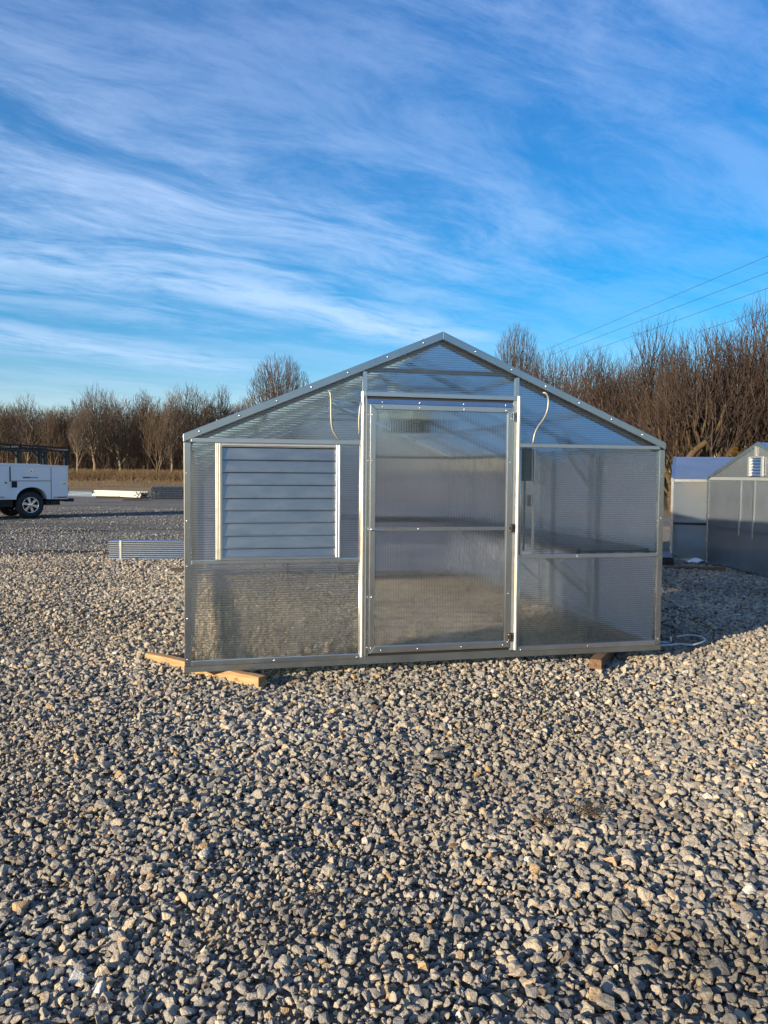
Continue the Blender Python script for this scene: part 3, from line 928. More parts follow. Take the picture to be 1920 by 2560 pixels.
# the rest of the shell: side walls, rear wall, roof, ribs
for x0, x1 in ((0.012, 0.020), (W_ - 0.020, W_ - 0.012)):
    for k in range(5):
        ya, yb = 0.06 + k * 1.208, 0.06 + (k + 1) * 1.208 - 0.006
        MB().box(x0, x1, ya, yb, 0.05, 1.83).build('wall_panel', M['pc_side'], gh)
for k in range(3):
    xa, xb = 0.03 + k * 1.356, 0.03 + (k + 1) * 1.356 - 0.006
    MB().box(xa, xb, LEN - 0.02, LEN - 0.012, 0.05, 1.82).build('wall_panel', M['pc_rear'], gh)
MB().prism([(0.04, 1.83), (W_ - 0.04, 1.83), (W_ / 2, HR - 0.04)], LEN - 0.02, LEN - 0.012).build('rear_gable_panel', M['pc_rear'], gh)
for sgn in (-1, 1):
    for k in range(5):
        ya, yb = 0.055 + k * 1.21, 0.055 + (k + 1) * 1.21 - 0.006
        xe = W_ / 2 + sgn * (W_ / 2 + 0.01)
        vs = [(W_ / 2, ya, HR - 0.012), (xe, ya, HE - 0.012), (xe, yb, HE - 0.012), (W_ / 2, yb, HR - 0.012)]
        vs += [(a, b, c - 0.008) for a, b, c in vs]
        MB().add(vs, [(0, 1, 2, 3), (7, 6, 5, 4), (0, 4, 5, 1), (1, 5, 6, 2), (2, 6, 7, 3), (3, 7, 4, 0)]).build('roof_panel', M['pc_roof'], gh)
for k in range(6):
    y = 0.075 + k * (LEN - 0.12) / 5
    mb = MB()
    for sgn in (-1, 1):
        xw = W_ / 2 + sgn * (W_ / 2 - 0.045)
        if k:
            mb.bar((xw, y, 0.03), (xw, y, 1.80), 0.04)
        mb.bar((xw, y, 1.79), (W_ / 2, y, HR - 0.075), 0.04)
        if k:
            mb.bar((xw - sgn * 0.02, y, 1.45), (xw - sgn * 0.38, y, 1.93), 0.03)
    mb.bar((W_ / 2 - 0.62, y, 2.40), (W_ / 2 + 0.62, y, 2.40), 0.035)
    mb.build('rib', M['galv_dull'], gh)
mb = MB()
for sgn in (-1, 1):
    for f in (0.33, 0.66):
        x = W_ / 2 + sgn * (W_ / 2) * (1 - f)
        mb.bar((x, 0.06, roof_z(x, -0.045)), (x, LEN - 0.06, roof_z(x, -0.045)), 0.03)
    xw = W_ / 2 + sgn * (W_ / 2 - 0.035)
    mb.bar((xw, 0.06, 1.80), (xw, LEN - 0.06, 1.80), 0.035)
    mb.bar((xw, 0.06, 0.87), (xw, LEN - 0.06, 0.87), 0.03)
mb.bar((W_ / 2, 0.06, HR - 0.05), (W_ / 2, LEN - 0.06, HR - 0.05), 0.04)
mb.build('purlin', M['galv_dull'], gh)
mb = MB().box(0, 0.045, 0.046, LEN, 0, 0.06).box(W_ - 0.045, W_, 0.046, LEN, 0, 0.06).box(0.045, W_ - 0.045, LEN - 0.045, LEN, 0, 0.06)
mb.build('side_base_rail', M['galv_dull'], gh)
mb = MB()
for x in (1.36, 2.76):
    mb.bar((x, LEN - 0.05, 0.06), (x, LEN - 0.05, roof_z(x, -0.06)), 0.04)
mb.bar((0.05, LEN - 0.05, 0.87), (W_ - 0.05, LEN - 0.05, 0.87), 0.03).bar((0.05, LEN - 0.05, 1.81), (W_ - 0.05, LEN - 0.05, 1.81), 0.035)
mb.build('rear_stud', M['galv_dull'], gh)
MB().box(2.895, 2.908, 0.020, 0.05, 0.875, 1.787).build('front_stud', M['alu_bright'], gh)
for sgn in (-1, 1):
    xe = W_ if sgn > 0 else 0.0
    MB().box(xe - 0.006 if sgn < 0 else xe - 0.05, xe + 0.05 if sgn < 0 else xe + 0.006, 0.052, LEN, HE - 0.055, HE - 0.025).build('eave_trim', M['galv'], gh)


# ---- things inside and under the greenhouse
def inside(name, label, cat, group=None):
    return thing(name, label, cat, GO, YAW, group)


bn = inside('plant_bench', 'long black slatted bench along the right wall inside the large greenhouse', 'bench')
mb = MB().box(3.36, 3.39, 0.12, 5.98, 0.855, 0.905).box(4.03, 4.06, 0.12, 5.98, 0.855, 0.905)
mb.build('bench_rail', M['mesh_black'], bn)
mb = MB()
k = 0.12
while k < 5.98:
    mb.box(3.39, 4.03, k, k + 0.03, 0.872, 0.892)
    k += 0.037
for x in (3.52, 3.70, 3.88):
    mb.box(x, x + 0.02, 0.12, 5.98, 0.858, 0.8715)
mb.build('bench_top', M['mesh_black'], bn)
for k in range(1, 6):
    y = 0.075 + k * (LEN - 0.12) / 5 - 0.06
    MB().bar((3.40, y, 0.855), (4.05, y, 0.30), 0.03).build('bench_brace', M['galv_dull'], bn)
b2 = inside('plant_bench', 'short black slatted bench across the rear wall inside the large greenhouse', 'bench')
MB().box(0.9, 3.34, 5.32, 5.35, 0.855, 0.905).box(0.9, 3.34, 5.95, 5.98, 0.855, 0.905).build('bench_rail', M['mesh_black'], b2)
mb = MB()
k = 0.9
while k < 3.3:
    mb.box(k, k + 0.03, 5.35, 5.95, 0.872, 0.892)
    k += 0.037
mb.build('bench_top', M['mesh_black'], b2)
for x in (1.0, 2.1, 3.2):
    MB().bar((x, 5.4, 0.855), (x, 5.97, 0.30), 0.03).build('bench_brace', M['galv_dull'], b2)

ht = inside('heater', 'cream heater with dark outlet hung on two rods under the greenhouse ridge', 'heater')
hp = [at(971, 985, 9.3), at(1088, 1082, 9.3)]
Rg = Matrix.Translation(GO) @ Matrix.Rotation(YAW, 4, 'Z')
hl = [Rg.inverted() @ q for q in hp]
hx0, hx1, hy, hz1, hz0 = hl[0].x, hl[1].x, hl[0].y, hl[0].z, hl[1].z
MB().box(hx0, hx1, hy, hy + 0.45, hz0 + 0.14, hz1).build('heater_cabinet', M['cream'], ht, bevel=0.01)
MB().box(hx0 + 0.14, hx1 - 0.02, hy + 0.01, hy + 0.42, hz0, hz0 + 0.139).build('heater_outlet', M['dark'], ht)
MB().box(hx0 + 0.10, hx1 - 0.06, hy - 0.012, hy - 0.001, hz1 - 0.05, hz1 - 0.02).build('heater_grille', M['galv_dull'], ht)
for x in (hx0 + 0.05, hx1 - 0.10):
    MB().bar((x, hy + 0.2, hz1), (x, hy + 0.2, roof_z(x, -0.05)), 0.025).build('hanger', M['conduit'], ht)

cb = inside('control_box', 'grey green electrical box inside the greenhouse to the right of the door', 'electrical box')
MB().box(2.775, 2.893, 0.06, 0.16, 1.503, 1.780).build('box_body', M['box_grey'], cb, bevel=0.006)
MB().tube([(2.842, 0.10, 1.503), (2.842, 0.10, 0.90)], 0.011, 8).build('conduit', M['conduit'], cb)
MB().box(2.868, 2.893, 0.07, 0.12, 1.287, 1.384).build('switch_box', M['conduit'], cb, bevel=0.004)
for pts_, r_, lab in (
        ([(2.955, -0.004, 2.252), (2.975, -0.020, 2.246), (2.995, -0.022, 2.205), (2.996, -0.022, 2.15), (2.985, -0.022, 2.09), (2.952, -0.022, 2.023), (2.905, -0.022, 1.96),
          (2.878, -0.022, 1.90), (2.868, -0.020, 1.845), (2.868, -0.012, 1.823)], 0.0085, 'pale S-shaped conduit on the right gable panel of the large greenhouse'),
        ([(1.122, -0.004, 2.205), (1.130, -0.020, 2.192), (1.136, -0.022, 2.14), (1.137, -0.022, 2.05), (1.140, -0.022, 1.96), (1.152, -0.022, 1.90), (1.178, -0.022, 1.855), (1.205, -0.016, 1.830)], 0.0085,
         'pale curved conduit on the left gable panel of the large greenhouse'),
        ([(1.386, -0.010, 2.13), (1.374, -0.022, 2.10), (1.366, -0.024, 2.04), (1.363, -0.024, 1.97), (1.365, -0.022, 1.90), (1.368, -0.012, 1.87)], 0.007,
         'thin pale conduit bowed beside the top left of the greenhouse door frame')):
    o_ = tag(MB().tube(smooth_path([Vector(q_) for q_ in pts_], 4), r_, 10).build('conduit', M['conduit'], smooth=True), lab, 'conduit')
    o_.matrix_world = Rg


def timber(name, p, q, w_, h_, mat, label, round_=0.012, sink=0.015, z0=0.0):
    p, q = Vector((p[0], p[1], 0)), Vector((q[0], q[1], 0))
    d = q - p
    L = d.length
    o = MB()
    n = 14
    r2 = random.Random(int(L * 1000))
    prof = []
    for sx, sz, a0 in ((1, 1, 0), (-1, 1, 1), (-1, -1, 2), (1, -1, 3)):
        for k in range(4):
            a = (a0 + k / 3) * math.pi / 2
            prof.append((sx * (w_ / 2 - round_) + round_ * math.cos(a), sz * (h_ / 2 - round_) + round_ * math.sin(a)))
    m_ = len(prof)
    vs, fs = [], []
    for i in range(n):
        x = L * i / (n - 1) - L / 2
        jy, jz, s = r2.uniform(-0.003, 0.003), r2.uniform(-0.002, 0.002), r2.uniform(0.97, 1.02)
        vs += [(x, a * s + jy, b * s + jz + h_ / 2) for a, b in prof]
    for i in range(n - 1):
        fs += [(i * m_ + k, i * m_ + (k + 1) % m_, (i + 1) * m_ + (k + 1) % m_, (i + 1) * m_ + k) for k in range(m_)]
    fs += [tuple(range(m_ - 1, -1, -1)), tuple(range((n - 1) * m_, n * m_))]
    ob = o.add(vs, fs).build(name, mat, None)
    mid = (p + q) / 2
    ob.location = (mid.x, mid.y, z0 - sink)
    ob.rotation_euler = (0, 0, math.atan2(d.y, d.x))
    return tag(ob, label, 'timber')


timber('landscape_timber', (-2.02, 6.66), (-0.92, 5.90), 0.088, 0.088, M['wood'], 'sunlit brown timber under the front left corner of the large greenhouse')
timber('landscape_timber', (1.80, 6.53), (2.16, 7.25), 0.10, 0.088, M['wood_brown'], 'weathered timber stub end under the front right of the large greenhouse')
timber('landscape_timber', gnd(428, 1431), gnd(428, 1431) + Vector((2.1, -0.1, 0)), 0.10, 0.085, M['plank'], 'short dark timber behind the left edge of the large greenhouse')
timber('landscape_timber', gnd(1660, 1427), gnd(1812, 1431), 0.10, 0.10, M['wood_brown'], 'long brown timber on the gravel before the small greenhouses', sink=0.01)


# ------------------------------------------------------------------ two smaller greenhouses at right
def small_greenhouse(name, label, loc, rz, Wd, Ln, he, hr, vent=False):
    """local x runs along the gable end, y along the length"""
    t_ = thing(name, label, 'greenhouse', loc, rz)
    rz_ = lambda x, o=0: he + (hr - he) * (1 - abs(x - Wd / 2) / (Wd / 2)) + o
    for y0, nm in ((0.0, 'gable_panel'), (Ln - 0.01, 'gable_panel')):
        MB().prism([(0.03, 0.05), (Wd - 0.03, 0.05), (Wd - 0.03, he - 0.02), (Wd / 2, hr - 0.02), (0.03, he - 0.02)], y0 + 0.004, y0 + 0.010).build(nm, M['pc_far'], t_)
    for x0 in (0.004, Wd - 0.01):
        MB().box(x0, x0 + 0.006, 0.02, Ln - 0.02, 0.05, he - 0.01).build('wall_panel', M['pc_far'], t_)
    for sgn in (-1, 1):
        xe = Wd / 2 + sgn * (Wd / 2 + 0.02)
        vs = [(Wd / 2, 0.0, hr), (xe, 0.0, he), (xe, Ln, he), (Wd / 2, Ln, hr)]
        vs += [(a, b, c - 0.008) for a, b, c in vs]
        MB().add(vs, [(0, 1, 2, 3), (7, 6, 5, 4), (0, 4, 5, 1), (1, 5, 6, 2), (2, 6, 7, 3), (3, 7, 4, 0)]).build('roof_panel', M['pc_far_roof'], t_)
    for x0 in (0.0, Wd - 0.05):
        for y0 in (-0.006, Ln - 0.044):
            MB().box(x0 - 0.004, x0 + 0.054, y0, y0 + 0.05, 0.0, he).build('corner_post', M['galv'], t_, bevel=0.004)
    for pts in ([(-0.01, he - 0.05), (Wd / 2, hr - 0.05), (Wd / 2, hr + 0.012), (-0.01, he + 0.012)],
                [(Wd / 2, hr - 0.05), (Wd + 0.01, he - 0.05), (Wd + 0.01, he + 0.012), (Wd / 2, hr + 0.012)]):
        MB().prism(pts, -0.012, 0.03).build('rake_trim', M['galv'], t_)
        MB().prism(pts, Ln - 0.03, Ln + 0.012).build('rake_trim', M['galv'], t_)
    MB().box(0.054, Wd - 0.054, -0.012, 0.003, he - 0.035, he + 0.015).build('eave_band', M['alu_bright'], t_)
    MB().box(0.05, Wd - 0.05, -0.01, 0.003, 0.0, 0.06).build('base_rail', M['galv'], t_)
    for x0 in (-0.012, Wd - 0.038):
        MB().box(x0, x0 + 0.05, 0.05, Ln - 0.05, 0.0, 0.06).build('base_rail', M['galv'], t_)
        MB().box(x0, x0 + 0.05, 0.05, Ln - 0.05, he - 0.06, he - 0.012).build('eave_trim', M['galv'], t_)
        MB().box(x0 + 0.012, x0 + 0.038, 0.05, Ln - 0.05, 0.70, 0.745).build('bench_rail', M['black'], t_)
    MB().box(0.06, Wd - 0.06, 0.012, 0.04, 0.68, 0.735).build('bench_rail', M['black'], t_)
    for x in (0.34 * Wd, 0.47 * Wd, 0.74 * Wd):
        MB().box(x, x + 0.035, -0.008, 0.03, 0.62 if x < 0.4 * Wd else 0.58, he - 0.036).build('gable_stud', M['alu'], t_)
    MB().bar((0.55 * Wd, 0.05, 0.06), (0.55 * Wd, 0.05, 0.66), 0.04).bar((0.58 * Wd, 0.06, 0.40), (0.80 * Wd, 0.06, 0.66), 0.03).build('bench_leg', M['galv_dull'], t_)
    MB().bar((0.07, 0.06, 0.30), (0.30, 0.06, 0.06), 0.035).build('corner_brace', M['galv_dull'], t_)
    for k in range(1, 4):
        y = Ln * k / 4
        MB().bar((0.03, y, 0.05), (0.03, y, he), 0.035).bar((Wd - 0.03, y, 0.05), (Wd - 0.03, y, he), 0.035) \
            .bar((0.03, y, he - 0.01), (Wd / 2, y, hr - 0.03), 0.035).bar((Wd - 0.03, y, he - 0.01), (Wd / 2, y, hr - 0.03), 0.035).build('rib', M['galv_dull'], t_)
    MB().bar((0.05, 0.25, 0.62), (0.05, 0.05, 0.42), 0.03).bar((0.05, 0.05, 0.28), (0.05, 0.28, 0.06), 0.03).build('corner_brace', M['galv_dull'], t_)
    for x0 in (-0.006, Wd - 0.002):
        for k in (1, 2, 3):
            MB().box(x0, x0 + 0.008, Ln * k / 4 - 0.02, Ln * k / 4 + 0.02, 0.062, he - 0.062).build('seam_strip', M['galv'], t_)
    if vent:
        v_ = thing('louver_vent', None, None)
        v_.parent = t_
        c = Wd / 2 - 0.02
        z0, z1 = he + 0.03, he + 0.36
        for x0 in (c - 0.21, c + 0.15):
            MB().box(x0, x0 + 0.06, -0.03, 0.0, z0, z1).build('vent_frame', M['alu_bright'], v_, bevel=0.008)
        MB().box(c - 0.15, c + 0.15, -0.026, 0.0, z1 - 0.02, z1).build('vent_frame', M['alu_bright'], v_)
        MB().box(c - 0.15, c + 0.15, -0.002, 0.0, z0, z1 - 0.02).build('vent_backing', M['dark'], v_)
        for k in range(6):
            a = z1 - 0.025 - k * 0.05
            MB().add([(c - 0.148, -0.004, a), (c + 0.148, -0.004, a), (c + 0.148, -0.022, a - 0.042), (c - 0.148, -0.022, a - 0.042),
                      (c - 0.148, -0.003, a - 0.002), (c + 0.148, -0.003, a - 0.002), (c + 0.148, -0.020, a - 0.044), (c - 0.148, -0.020, a - 0.044)],
                     [(0, 1, 2, 3), (7, 6, 5, 4), (0, 4, 5, 1), (1, 5, 6, 2), (2, 6, 7, 3), (3, 7, 4, 0)]).build('slat', M['alu'], v_)
        MB().box(c - 0.05, c + 0.01, -0.014, 0.0, z1 + 0.005, hr - 0.06).build('ridge_bracket', M['alu_bright'], t_)
    return t_


c2p = gnd(1763, 1411)
small_greenhouse('greenhouse', 'small greenhouse at the right edge with a small white louver in its gable', c2p, math.atan2(-0.99, 0.13), 3.0, 3.9, 1.60, 2.19, True)
c3p = gnd(1674, 1402)
g3d = Vector((0.93, -0.37, 0)).normalized()
# the long side faces the camera: local y along g3d, gable end at the left
small_greenhouse('greenhouse', 'milky greenhouse with pale blue roof behind the small vented greenhouse', c3p + Vector((0.37, 0.93, 0)).normalized() * 2.6,
                 math.atan2(-0.93, -0.37), 2.6, 3.9, 1.58, 2.02)

# ------------------------------------------------------------------ odds and ends on the right
q0 = gnd(1656, 1414)
tb = thing('tube_stack', 'stack of black open square tubes beside the milky greenhouse', 'tubes', q0, math.radians(-18))
for i in range(6):
    for j in range(4):
        x, z = i * 0.031, j * 0.038
        mb = MB()
        for a, b in (((x, x + 0.030), (z, z + 0.003)), ((x, x + 0.030), (z + 0.034, z + 0.037)), ((x, x + 0.003), (z + 0.003, z + 0.034)), ((x + 0.027, x + 0.030), (z + 0.003, z + 0.034))):
            mb.box(a[0], a[1], 0, 1.2, b[0], b[1])
        mb.build('tube', M['pipe_dark'], tb)
ws = []
q0 = gnd(1722, 1409)
nx, ny = 16, 6
for i in range(nx):
    for j in range(ny):
        a, b = i / (nx - 1), j / (ny - 1)
        ed = math.sin(math.pi * a) * math.sin(math.pi * b)
        ws.append((a * 0.30, b * 0.25, 0.01 + 0.05 * ed + 0.03 * a + 0.015 * math.sin(9 * a + 4 * b)))
mb = MB().add(ws, [(i * ny + j, (i + 1) * ny + j, (i + 1) * ny + j + 1, i * ny + j + 1) for i in range(nx - 1) for j in range(ny - 1)])
sh = mb.build('plastic_sheet', M['white_sheet'], smooth=True)
sh.location = q0
sol = sh.modifiers.new('thick', 'SOLIDIFY')
sol.thickness = 0.01
tag(sh, 'small crumpled white plastic sheet at the foot of the milky greenhouse', 'plastic sheet')
pts = [gnd(u, v, 0.035) for u, v in ((1640, 1606), (1664, 1607), (1676, 1606))] + [gnd(1677, 1605, 0.05), at(1677, 1593, gnd(1677, 1605).y)]
pts2 = [gnd(u, v, 0.035) for u, v in ((1640, 1613), (1668, 1613), (1700, 1610), (1728, 1612), (1752, 1607), (1763, 1599), (1752, 1592), (1730, 1588), (1712, 1589), (1690, 1592))]


tag(MB().tube(pts, 0.011, 8).tube(smooth_path(pts2), 0.009, 8).build('plastic_strip', M['cord'], smooth=True),
    'pale blue plastic strip looped on gravel by the right corner of the large greenhouse', 'plastic strip')
wd = []
q0 = gnd(1468, 2040)
for cx, cy, nb in ((0, 0, 26), (-0.22, -0.10, 14)):
    for k in range(nb):
        a = rs.uniform(0, 6.28)
        L = rs.uniform(0.06, 0.15)
        p = Vector((cx + rs.gauss(0, 0.025), cy + rs.gauss(0, 0.02), 0.0))
        d = Vector((math.cos(a), math.sin(a), rs.uniform(0.25, 0.9))).normalized()
        wd.append((*p, *(p + d * L), 0.0028, 0.0008))
V, Fq = seg_tubes(wd, 3)
o = np_mesh('dead_weed', V, Fq, M['weed'])
o.location = (q0.x, q0.y, 0.01)
tag(o, 'dry dark weed tuft lying in the foreground gravel at right', 'weed')

# ------------------------------------------------------------------ bundles of tube and pipe on the left
nb0 = gnd(272, 1400)
bd = thing('tube_bundle', 'strapped bundle of shiny galvanised tubes on the gravel left of the large greenhouse', 'tube bundle', nb0, math.radians(-0.6))
for j in range(9):
    for i in range(6):
        z, y = 0.022 + j * 0.0395, 0.02 + i * 0.0395
        mb = MB()
        pr = []
        hw, r_ = 0.0190, 0.0165
        for sx, sz, a0 in ((1, 1, 0), (-1, 1, 1), (-1, -1, 2), (1, -1, 3)):
            for k in range(4):
                a = (a0 + k / 3) * math.pi / 2
                pr.append((y + sx * (hw - r_) + r_ * math.cos(a), z + sz * (hw - r_) + r_ * math.sin(a)))
        m_ = len(pr)
        dx = rs.uniform(-0.006, 0.006)
        inn = [(y + (a - y) * 0.88, z + (b - z) * 0.88) for a, b in pr]
        vs = [(e + dx, a, b) for e in (0, 6.05) for a, b in pr] + [(e + dx, a, b) for e in (0, 6.05) for a, b in inn]
        fs = [(k, (k + 1) % m_, (k + 1) % m_ + m_, k + m_) for k in range(m_)] + [(2 * m_ + k, 3 * m_ + k, 3 * m_ + (k + 1) % m_, 2 * m_ + (k + 1) % m_) for k in range(m_)]
        fs += [(k, k + 2 * m_, (k + 1) % m_ + 2 * m_, (k + 1) % m_) for k in range(m_)] + [(k + m_, (k + 1) % m_ + m_, (k + 1) % m_ + 3 * m_, k + 3 * m_) for k in range(m_)]
        ob = mb.add(vs, fs).build('tube', M['tube_galv'], bd)
        if j < 4 and False:
            ob.scale = (1, 1, 1)
for x in (0.20, 3.0, 5.8):
    MB().box(x, x + 0.035, -0.006, -0.0005, 0.0, 0.362).box(x, x + 0.035, -0.006, 0.245, 0.3605, 0.365).box(x, x + 0.035, 0.240, 0.246, 0.0, 0.3600) \
        .box(x - 0.004, x + 0.039, -0.011, -0.0065, 0.24, 0.33).build('strap', M['strap'], bd)


def pipe_pile(name, label, p, q, rows, r, mat, jitter, rnd_seed, hollow=False):
    """pipes lying from p to q, rows = pipes per layer"""
    r3 = random.Random(rnd_seed)
    p, q = Vector(p), Vector(q)
    L = (q - p).length
    t_ = thing(name, label, 'pipes', p, math.atan2(q.y - p.y, q.x - p.x))
    for j, nrow in enumerate(rows):
        for i in range(nrow):
            y = (i - (nrow - 1) / 2) * r * 2.03
            z = r + j * r * 1.8
            a, b = r3.uniform(-jitter, jitter), L + r3.uniform(-jitter, jitter)
            MB().tube([(a, y, z), (b, y + r3.uniform(-.01, .01), z)], r, 8, caps=not hollow).build('pipe', mat, t_, smooth=False)
    return t_


pipe_pile('pipe_pile', 'dark steel pipes piled high at the far edge of the road', gnd(392, 1247), gnd(392, 1247) + Vector((5.6, 2.6, 0)), [9] * 7, 0.058, M['pipe_dark'], 0.35, 1)
pipe_pile('pipe_pile', 'pile of cream white pipes at the far edge of the road', at(356, 1244, 47.0), at(249, 1242, 50.0), [9, 9, 8, 8], 0.048, M['pipe_white'], 0.25, 2)
pipe_pile('pipe_pile', 'low pile of bluish pipes lying behind the white truck', at(247, 1243, 50.6), at(40, 1240, 53.0), [9, 8, 8, 7], 0.048, M['pipe_blue'], 0.35, 3)
for u0, u1, v0, lab in ((308, 370, 1251, 'rusty dark plank lying on the road before the white pipes'), (240, 300, 1245, 'dark skid under the left end of the white pipes')):
    a, b = gnd(u0, v0), gnd(u1, v0)
    timber('plank', a, b, 0.35, 0.10, M['plank'], lab, sink=0.0)

# ------------------------------------------------------------------ the white utility truck
TW = gnd(78, 1296)                                       # where the near rear wheel meets the road
tax = Vector((-0.714, -0.70, 0)).normalized()
trz = math.atan2(tax.y, tax.x)
# local x = forwards, local y: +y is the truck's left = the near side (rotate x by +90)
tk = thing('utility_truck', 'white utility service truck with black ladder rack parked on the road at left', 'truck', (TW.x, TW.y, 0.0), trz)
YN, YF = 0.0, -2.06                                      # near and far side faces


def side_profile():
    pts_ = [(-1.27, 0.635), (-0.55, 0.645)]
    for k in range(0, 17):
        a = math.pi - math.pi * k / 16
        pts_.append((-0.03 + 0.51 * math.cos(a), 0.65 + 0.415 * math.sin(a)))
    pts_ += [(0.48, 0.65), (1.95, 0.66), (1.95, 1.79), (-1.28, 1.77)]
    out_ = []
    for q_ in pts_:
        if not out_ or (Vector(q_) - Vector(out_[-1])).length > 1e-3:
            out_.append(q_)
    return out_


for ya, yb in ((YN, YN - 0.48), (YF + 0.48, YF)):
    MB().prism(side_profile(), ya, yb).build('body_side', M['white_paint'], tk, bevel=0.006)
MB().box(-1.25, 1.94, YF + 0.485, YN - 0.485, 0.80, 0.86).box(1.88, 1.94, YF + 0.485, YN - 0.485, 0.861, 1.75).build('bed', M['white_paint'], tk)
MB().box(-1.285, -1.24, YF + 0.485, YN - 0.485, 0.70, 1.45).build('tailgate', M['white_paint'], tk, bevel=0.008)
for ya, yb in ((YN + 0.012, YN - 0.49), (YF + 0.49, YF - 0.012)):
    a, b = min(ya, yb), max(ya, yb)
    MB().prism([(-1.295, 1.772), (1.96, 1.792), (1.96, 1.885), (-0.33, 1.855), (-0.34, 1.835), (-1.295, 1.81)], a, b).build('lid', M['white_paint'], tk, bevel=0.008)


def sidedoor(x0, x1, z0, z1, y=YN):
    return MB().box(x0, x1, y + 0.001, y + 0.018, z0, z1).build('compartment_door', M['white_paint'], tk, bevel=0.007)


d1 = sidedoor(-0.675, 0.645, 1.285, 1.752)
d2 = sidedoor(-1.245, -0.695, 0.668, 1.745)
d3 = sidedoor(0.690, 1.90, 0.690, 1.765)
# dark seams showing between the doors
MB().box(-0.694, -0.676, YN + 0.0005, YN + 0.003, 0.66, 1.75).box(0.646, 0.689, YN + 0.0005, YN + 0.003, 1.26, 1.752).box(-0.675, 0.645, YN + 0.0005, YN + 0.003, 1.268, 1.2845) \
    .build('door_seal', M['rubber'], tk)
for dr, x, z in ((d1, -0.015, 1.622), (d2, -1.125, 1.188), (d3, 0.815, 1.232)):
    lt = MB().box(x - 0.06, x + 0.06, YN + 0.0185, YN + 0.028, z - 0.055, z + 0.055).build('latch', M['chrome'], dr, bevel=0.006)
    MB().box(x - 0.030, x + 0.030, YN + 0.0285, YN + 0.034, z - 0.030, z + 0.012).build('latch_paddle', M['black'], lt)
MB().box(0.022, 0.263, YN + 0.0185, YN + 0.021, 1.370, 1.415).build('red_reflector', M['red'], d1)
MB().box(-0.245, 0.021, YN + 0.0185, YN + 0.021, 1.370, 1.415).build('silver_reflector', M['silver_tape'], d1)
MB().box(-1.225, -0.920, YN + 0.0185, YN + 0.021, 0.685, 0.728).build('red_reflector', M['red'], d2)
MB().box(-0.919, -0.735, YN + 0.0185, YN + 0.021, 0.685, 0.728).build('silver_reflector', M['silver_tape'], d2)
MB().box(0.86, 1.15, YN + 0.0185, YN + 0.021, 0.715, 0.760).build('silver_reflector', M['silver_tape'], d3)
MB().box(0.445, 0.625, YN + 0.001, YN + 0.012, 1.055, 1.260).build('fuel_filler', M['rubber'], tk, bevel=0.02)
mb = MB()
arch = [(-0.03 + r_ * math.cos(math.pi * k / 20), 0.65 + (r_ - 0.51 + 0.415 if r_ > .51 else 0.415) * math.sin(math.pi * k / 20)) for r_ in (0.51,) for k in range(21)]
arch2 = [(-0.03 + 0.545 * math.cos(math.pi * k / 20), 0.65 + 0.45 * math.sin(math.pi * k / 20)) for k in range(21)]
mb.prism(arch + arch2[::-1], YN + 0.001, YN + 0.022).build('wheel_arch', M['white_paint'], tk, bevel=0.006)
MB().box(-0.56, 0.50, YN - 0.47, YN - 0.43, 0.62, 1.09).box(-0.56, 0.50, YF + 0.43, YF + 0.47, 0.62, 1.09).build('wheel_well', M['dark'], tk)
MB().box(-1.20, 4.9, YF + 0.55, YF + 0.70, 0.42, 0.64).box(-1.20, 4.9, YN - 0.70, YN - 0.55, 0.42, 0.64).box(-0.10, 0.10, YF + 0.3, YN - 0.3, 0.38, 0.52) \
    .box(-1.0, -0.55, YF + 0.6, YN - 0.15, 0.45, 0.60).box(0.55, 1.9, YN - 0.9, YN - 0.12, 0.40, 0.64).build('chassis', M['dark'], tk)
MB().box(-1.50, -1.29, YF + 0.1, YN - 0.06, 0.545, 0.66).build('rear_bumper', M['black'], tk, bevel=0.01)
MB().box(-1.315, -1.287, YN - 0.30, YN - 0.06, 0.86, 1.05).build('tail_light', M['red'], tk)
MB().bar((-1.0, YN - 0.2, 0.56), (-0.72, YN - 0.16, 0.50), 0.10).build('mud_bracket', M['black'], tk)


def wheel(x, y, out_sign):
    wt = thing('wheel', None, None)
    wt.parent = tk
    wt.location = (x, y, 0.455)
    s = out_sign
    R = 0.455
    prof = [(-0.125 * s, 0.27), (-0.13 * s, 0.33), (-0.128 * s, 0.40), (-0.105 * s, 0.445), (-0.07 * s, R), (0.07 * s, R), (0.105 * s, 0.445), (0.128 * s, 0.40), (0.13 * s, 0.33),
            (0.122 * s, 0.285), (0.118 * s, 0.268), (-0.125 * s, 0.265)]
    MB().lathe(prof, 56).build('tyre', M['tyre'], wt, smooth=True)
    rim = MB().lathe([(0.116 * s, 0.272), (0.128 * s, 0.268), (0.126 * s, 0.250), (0.085 * s, 0.235), (-0.10 * s, 0.232)], 48)
    ro = rim.build('rim', M['chrome'], wt, smooth=True)
    mb_ = MB()
    for k in range(6):
        a = 2 * math.pi * (k + 0.25) / 6
        c, sn = math.cos(a), math.sin(a)
        pa = [(0.05, -0.032), (0.24, -0.052), (0.24, 0.052), (0.05, 0.032)]
        vs = [(r_ * c - w2 * sn, yy * s, r_ * sn + w2 * c) for yy, in ((0.112,), (0.075,)) for r_, w2 in pa]
        mb_.add(vs, [(0, 1, 2, 3), (7, 6, 5, 4), (0, 4, 5, 1), (1, 5, 6, 2), (2, 6, 7, 3), (3, 7, 4, 0)])
    mb_.lathe([(0.070 * s, 0.088), (0.118 * s, 0.085), (0.122 * s, 0.055), (0.135 * s, 0.05), (0.140 * s, 0.035), (0.142 * s, 0.001)], 24)
    mb_.build('spokes', M['chrome'], wt, bevel=0.008)
    MB().lathe([(0.03 * s, 0.233), (0.03 * s, 0.001)], 32).build('brake', M['dark'], wt)
    return wt


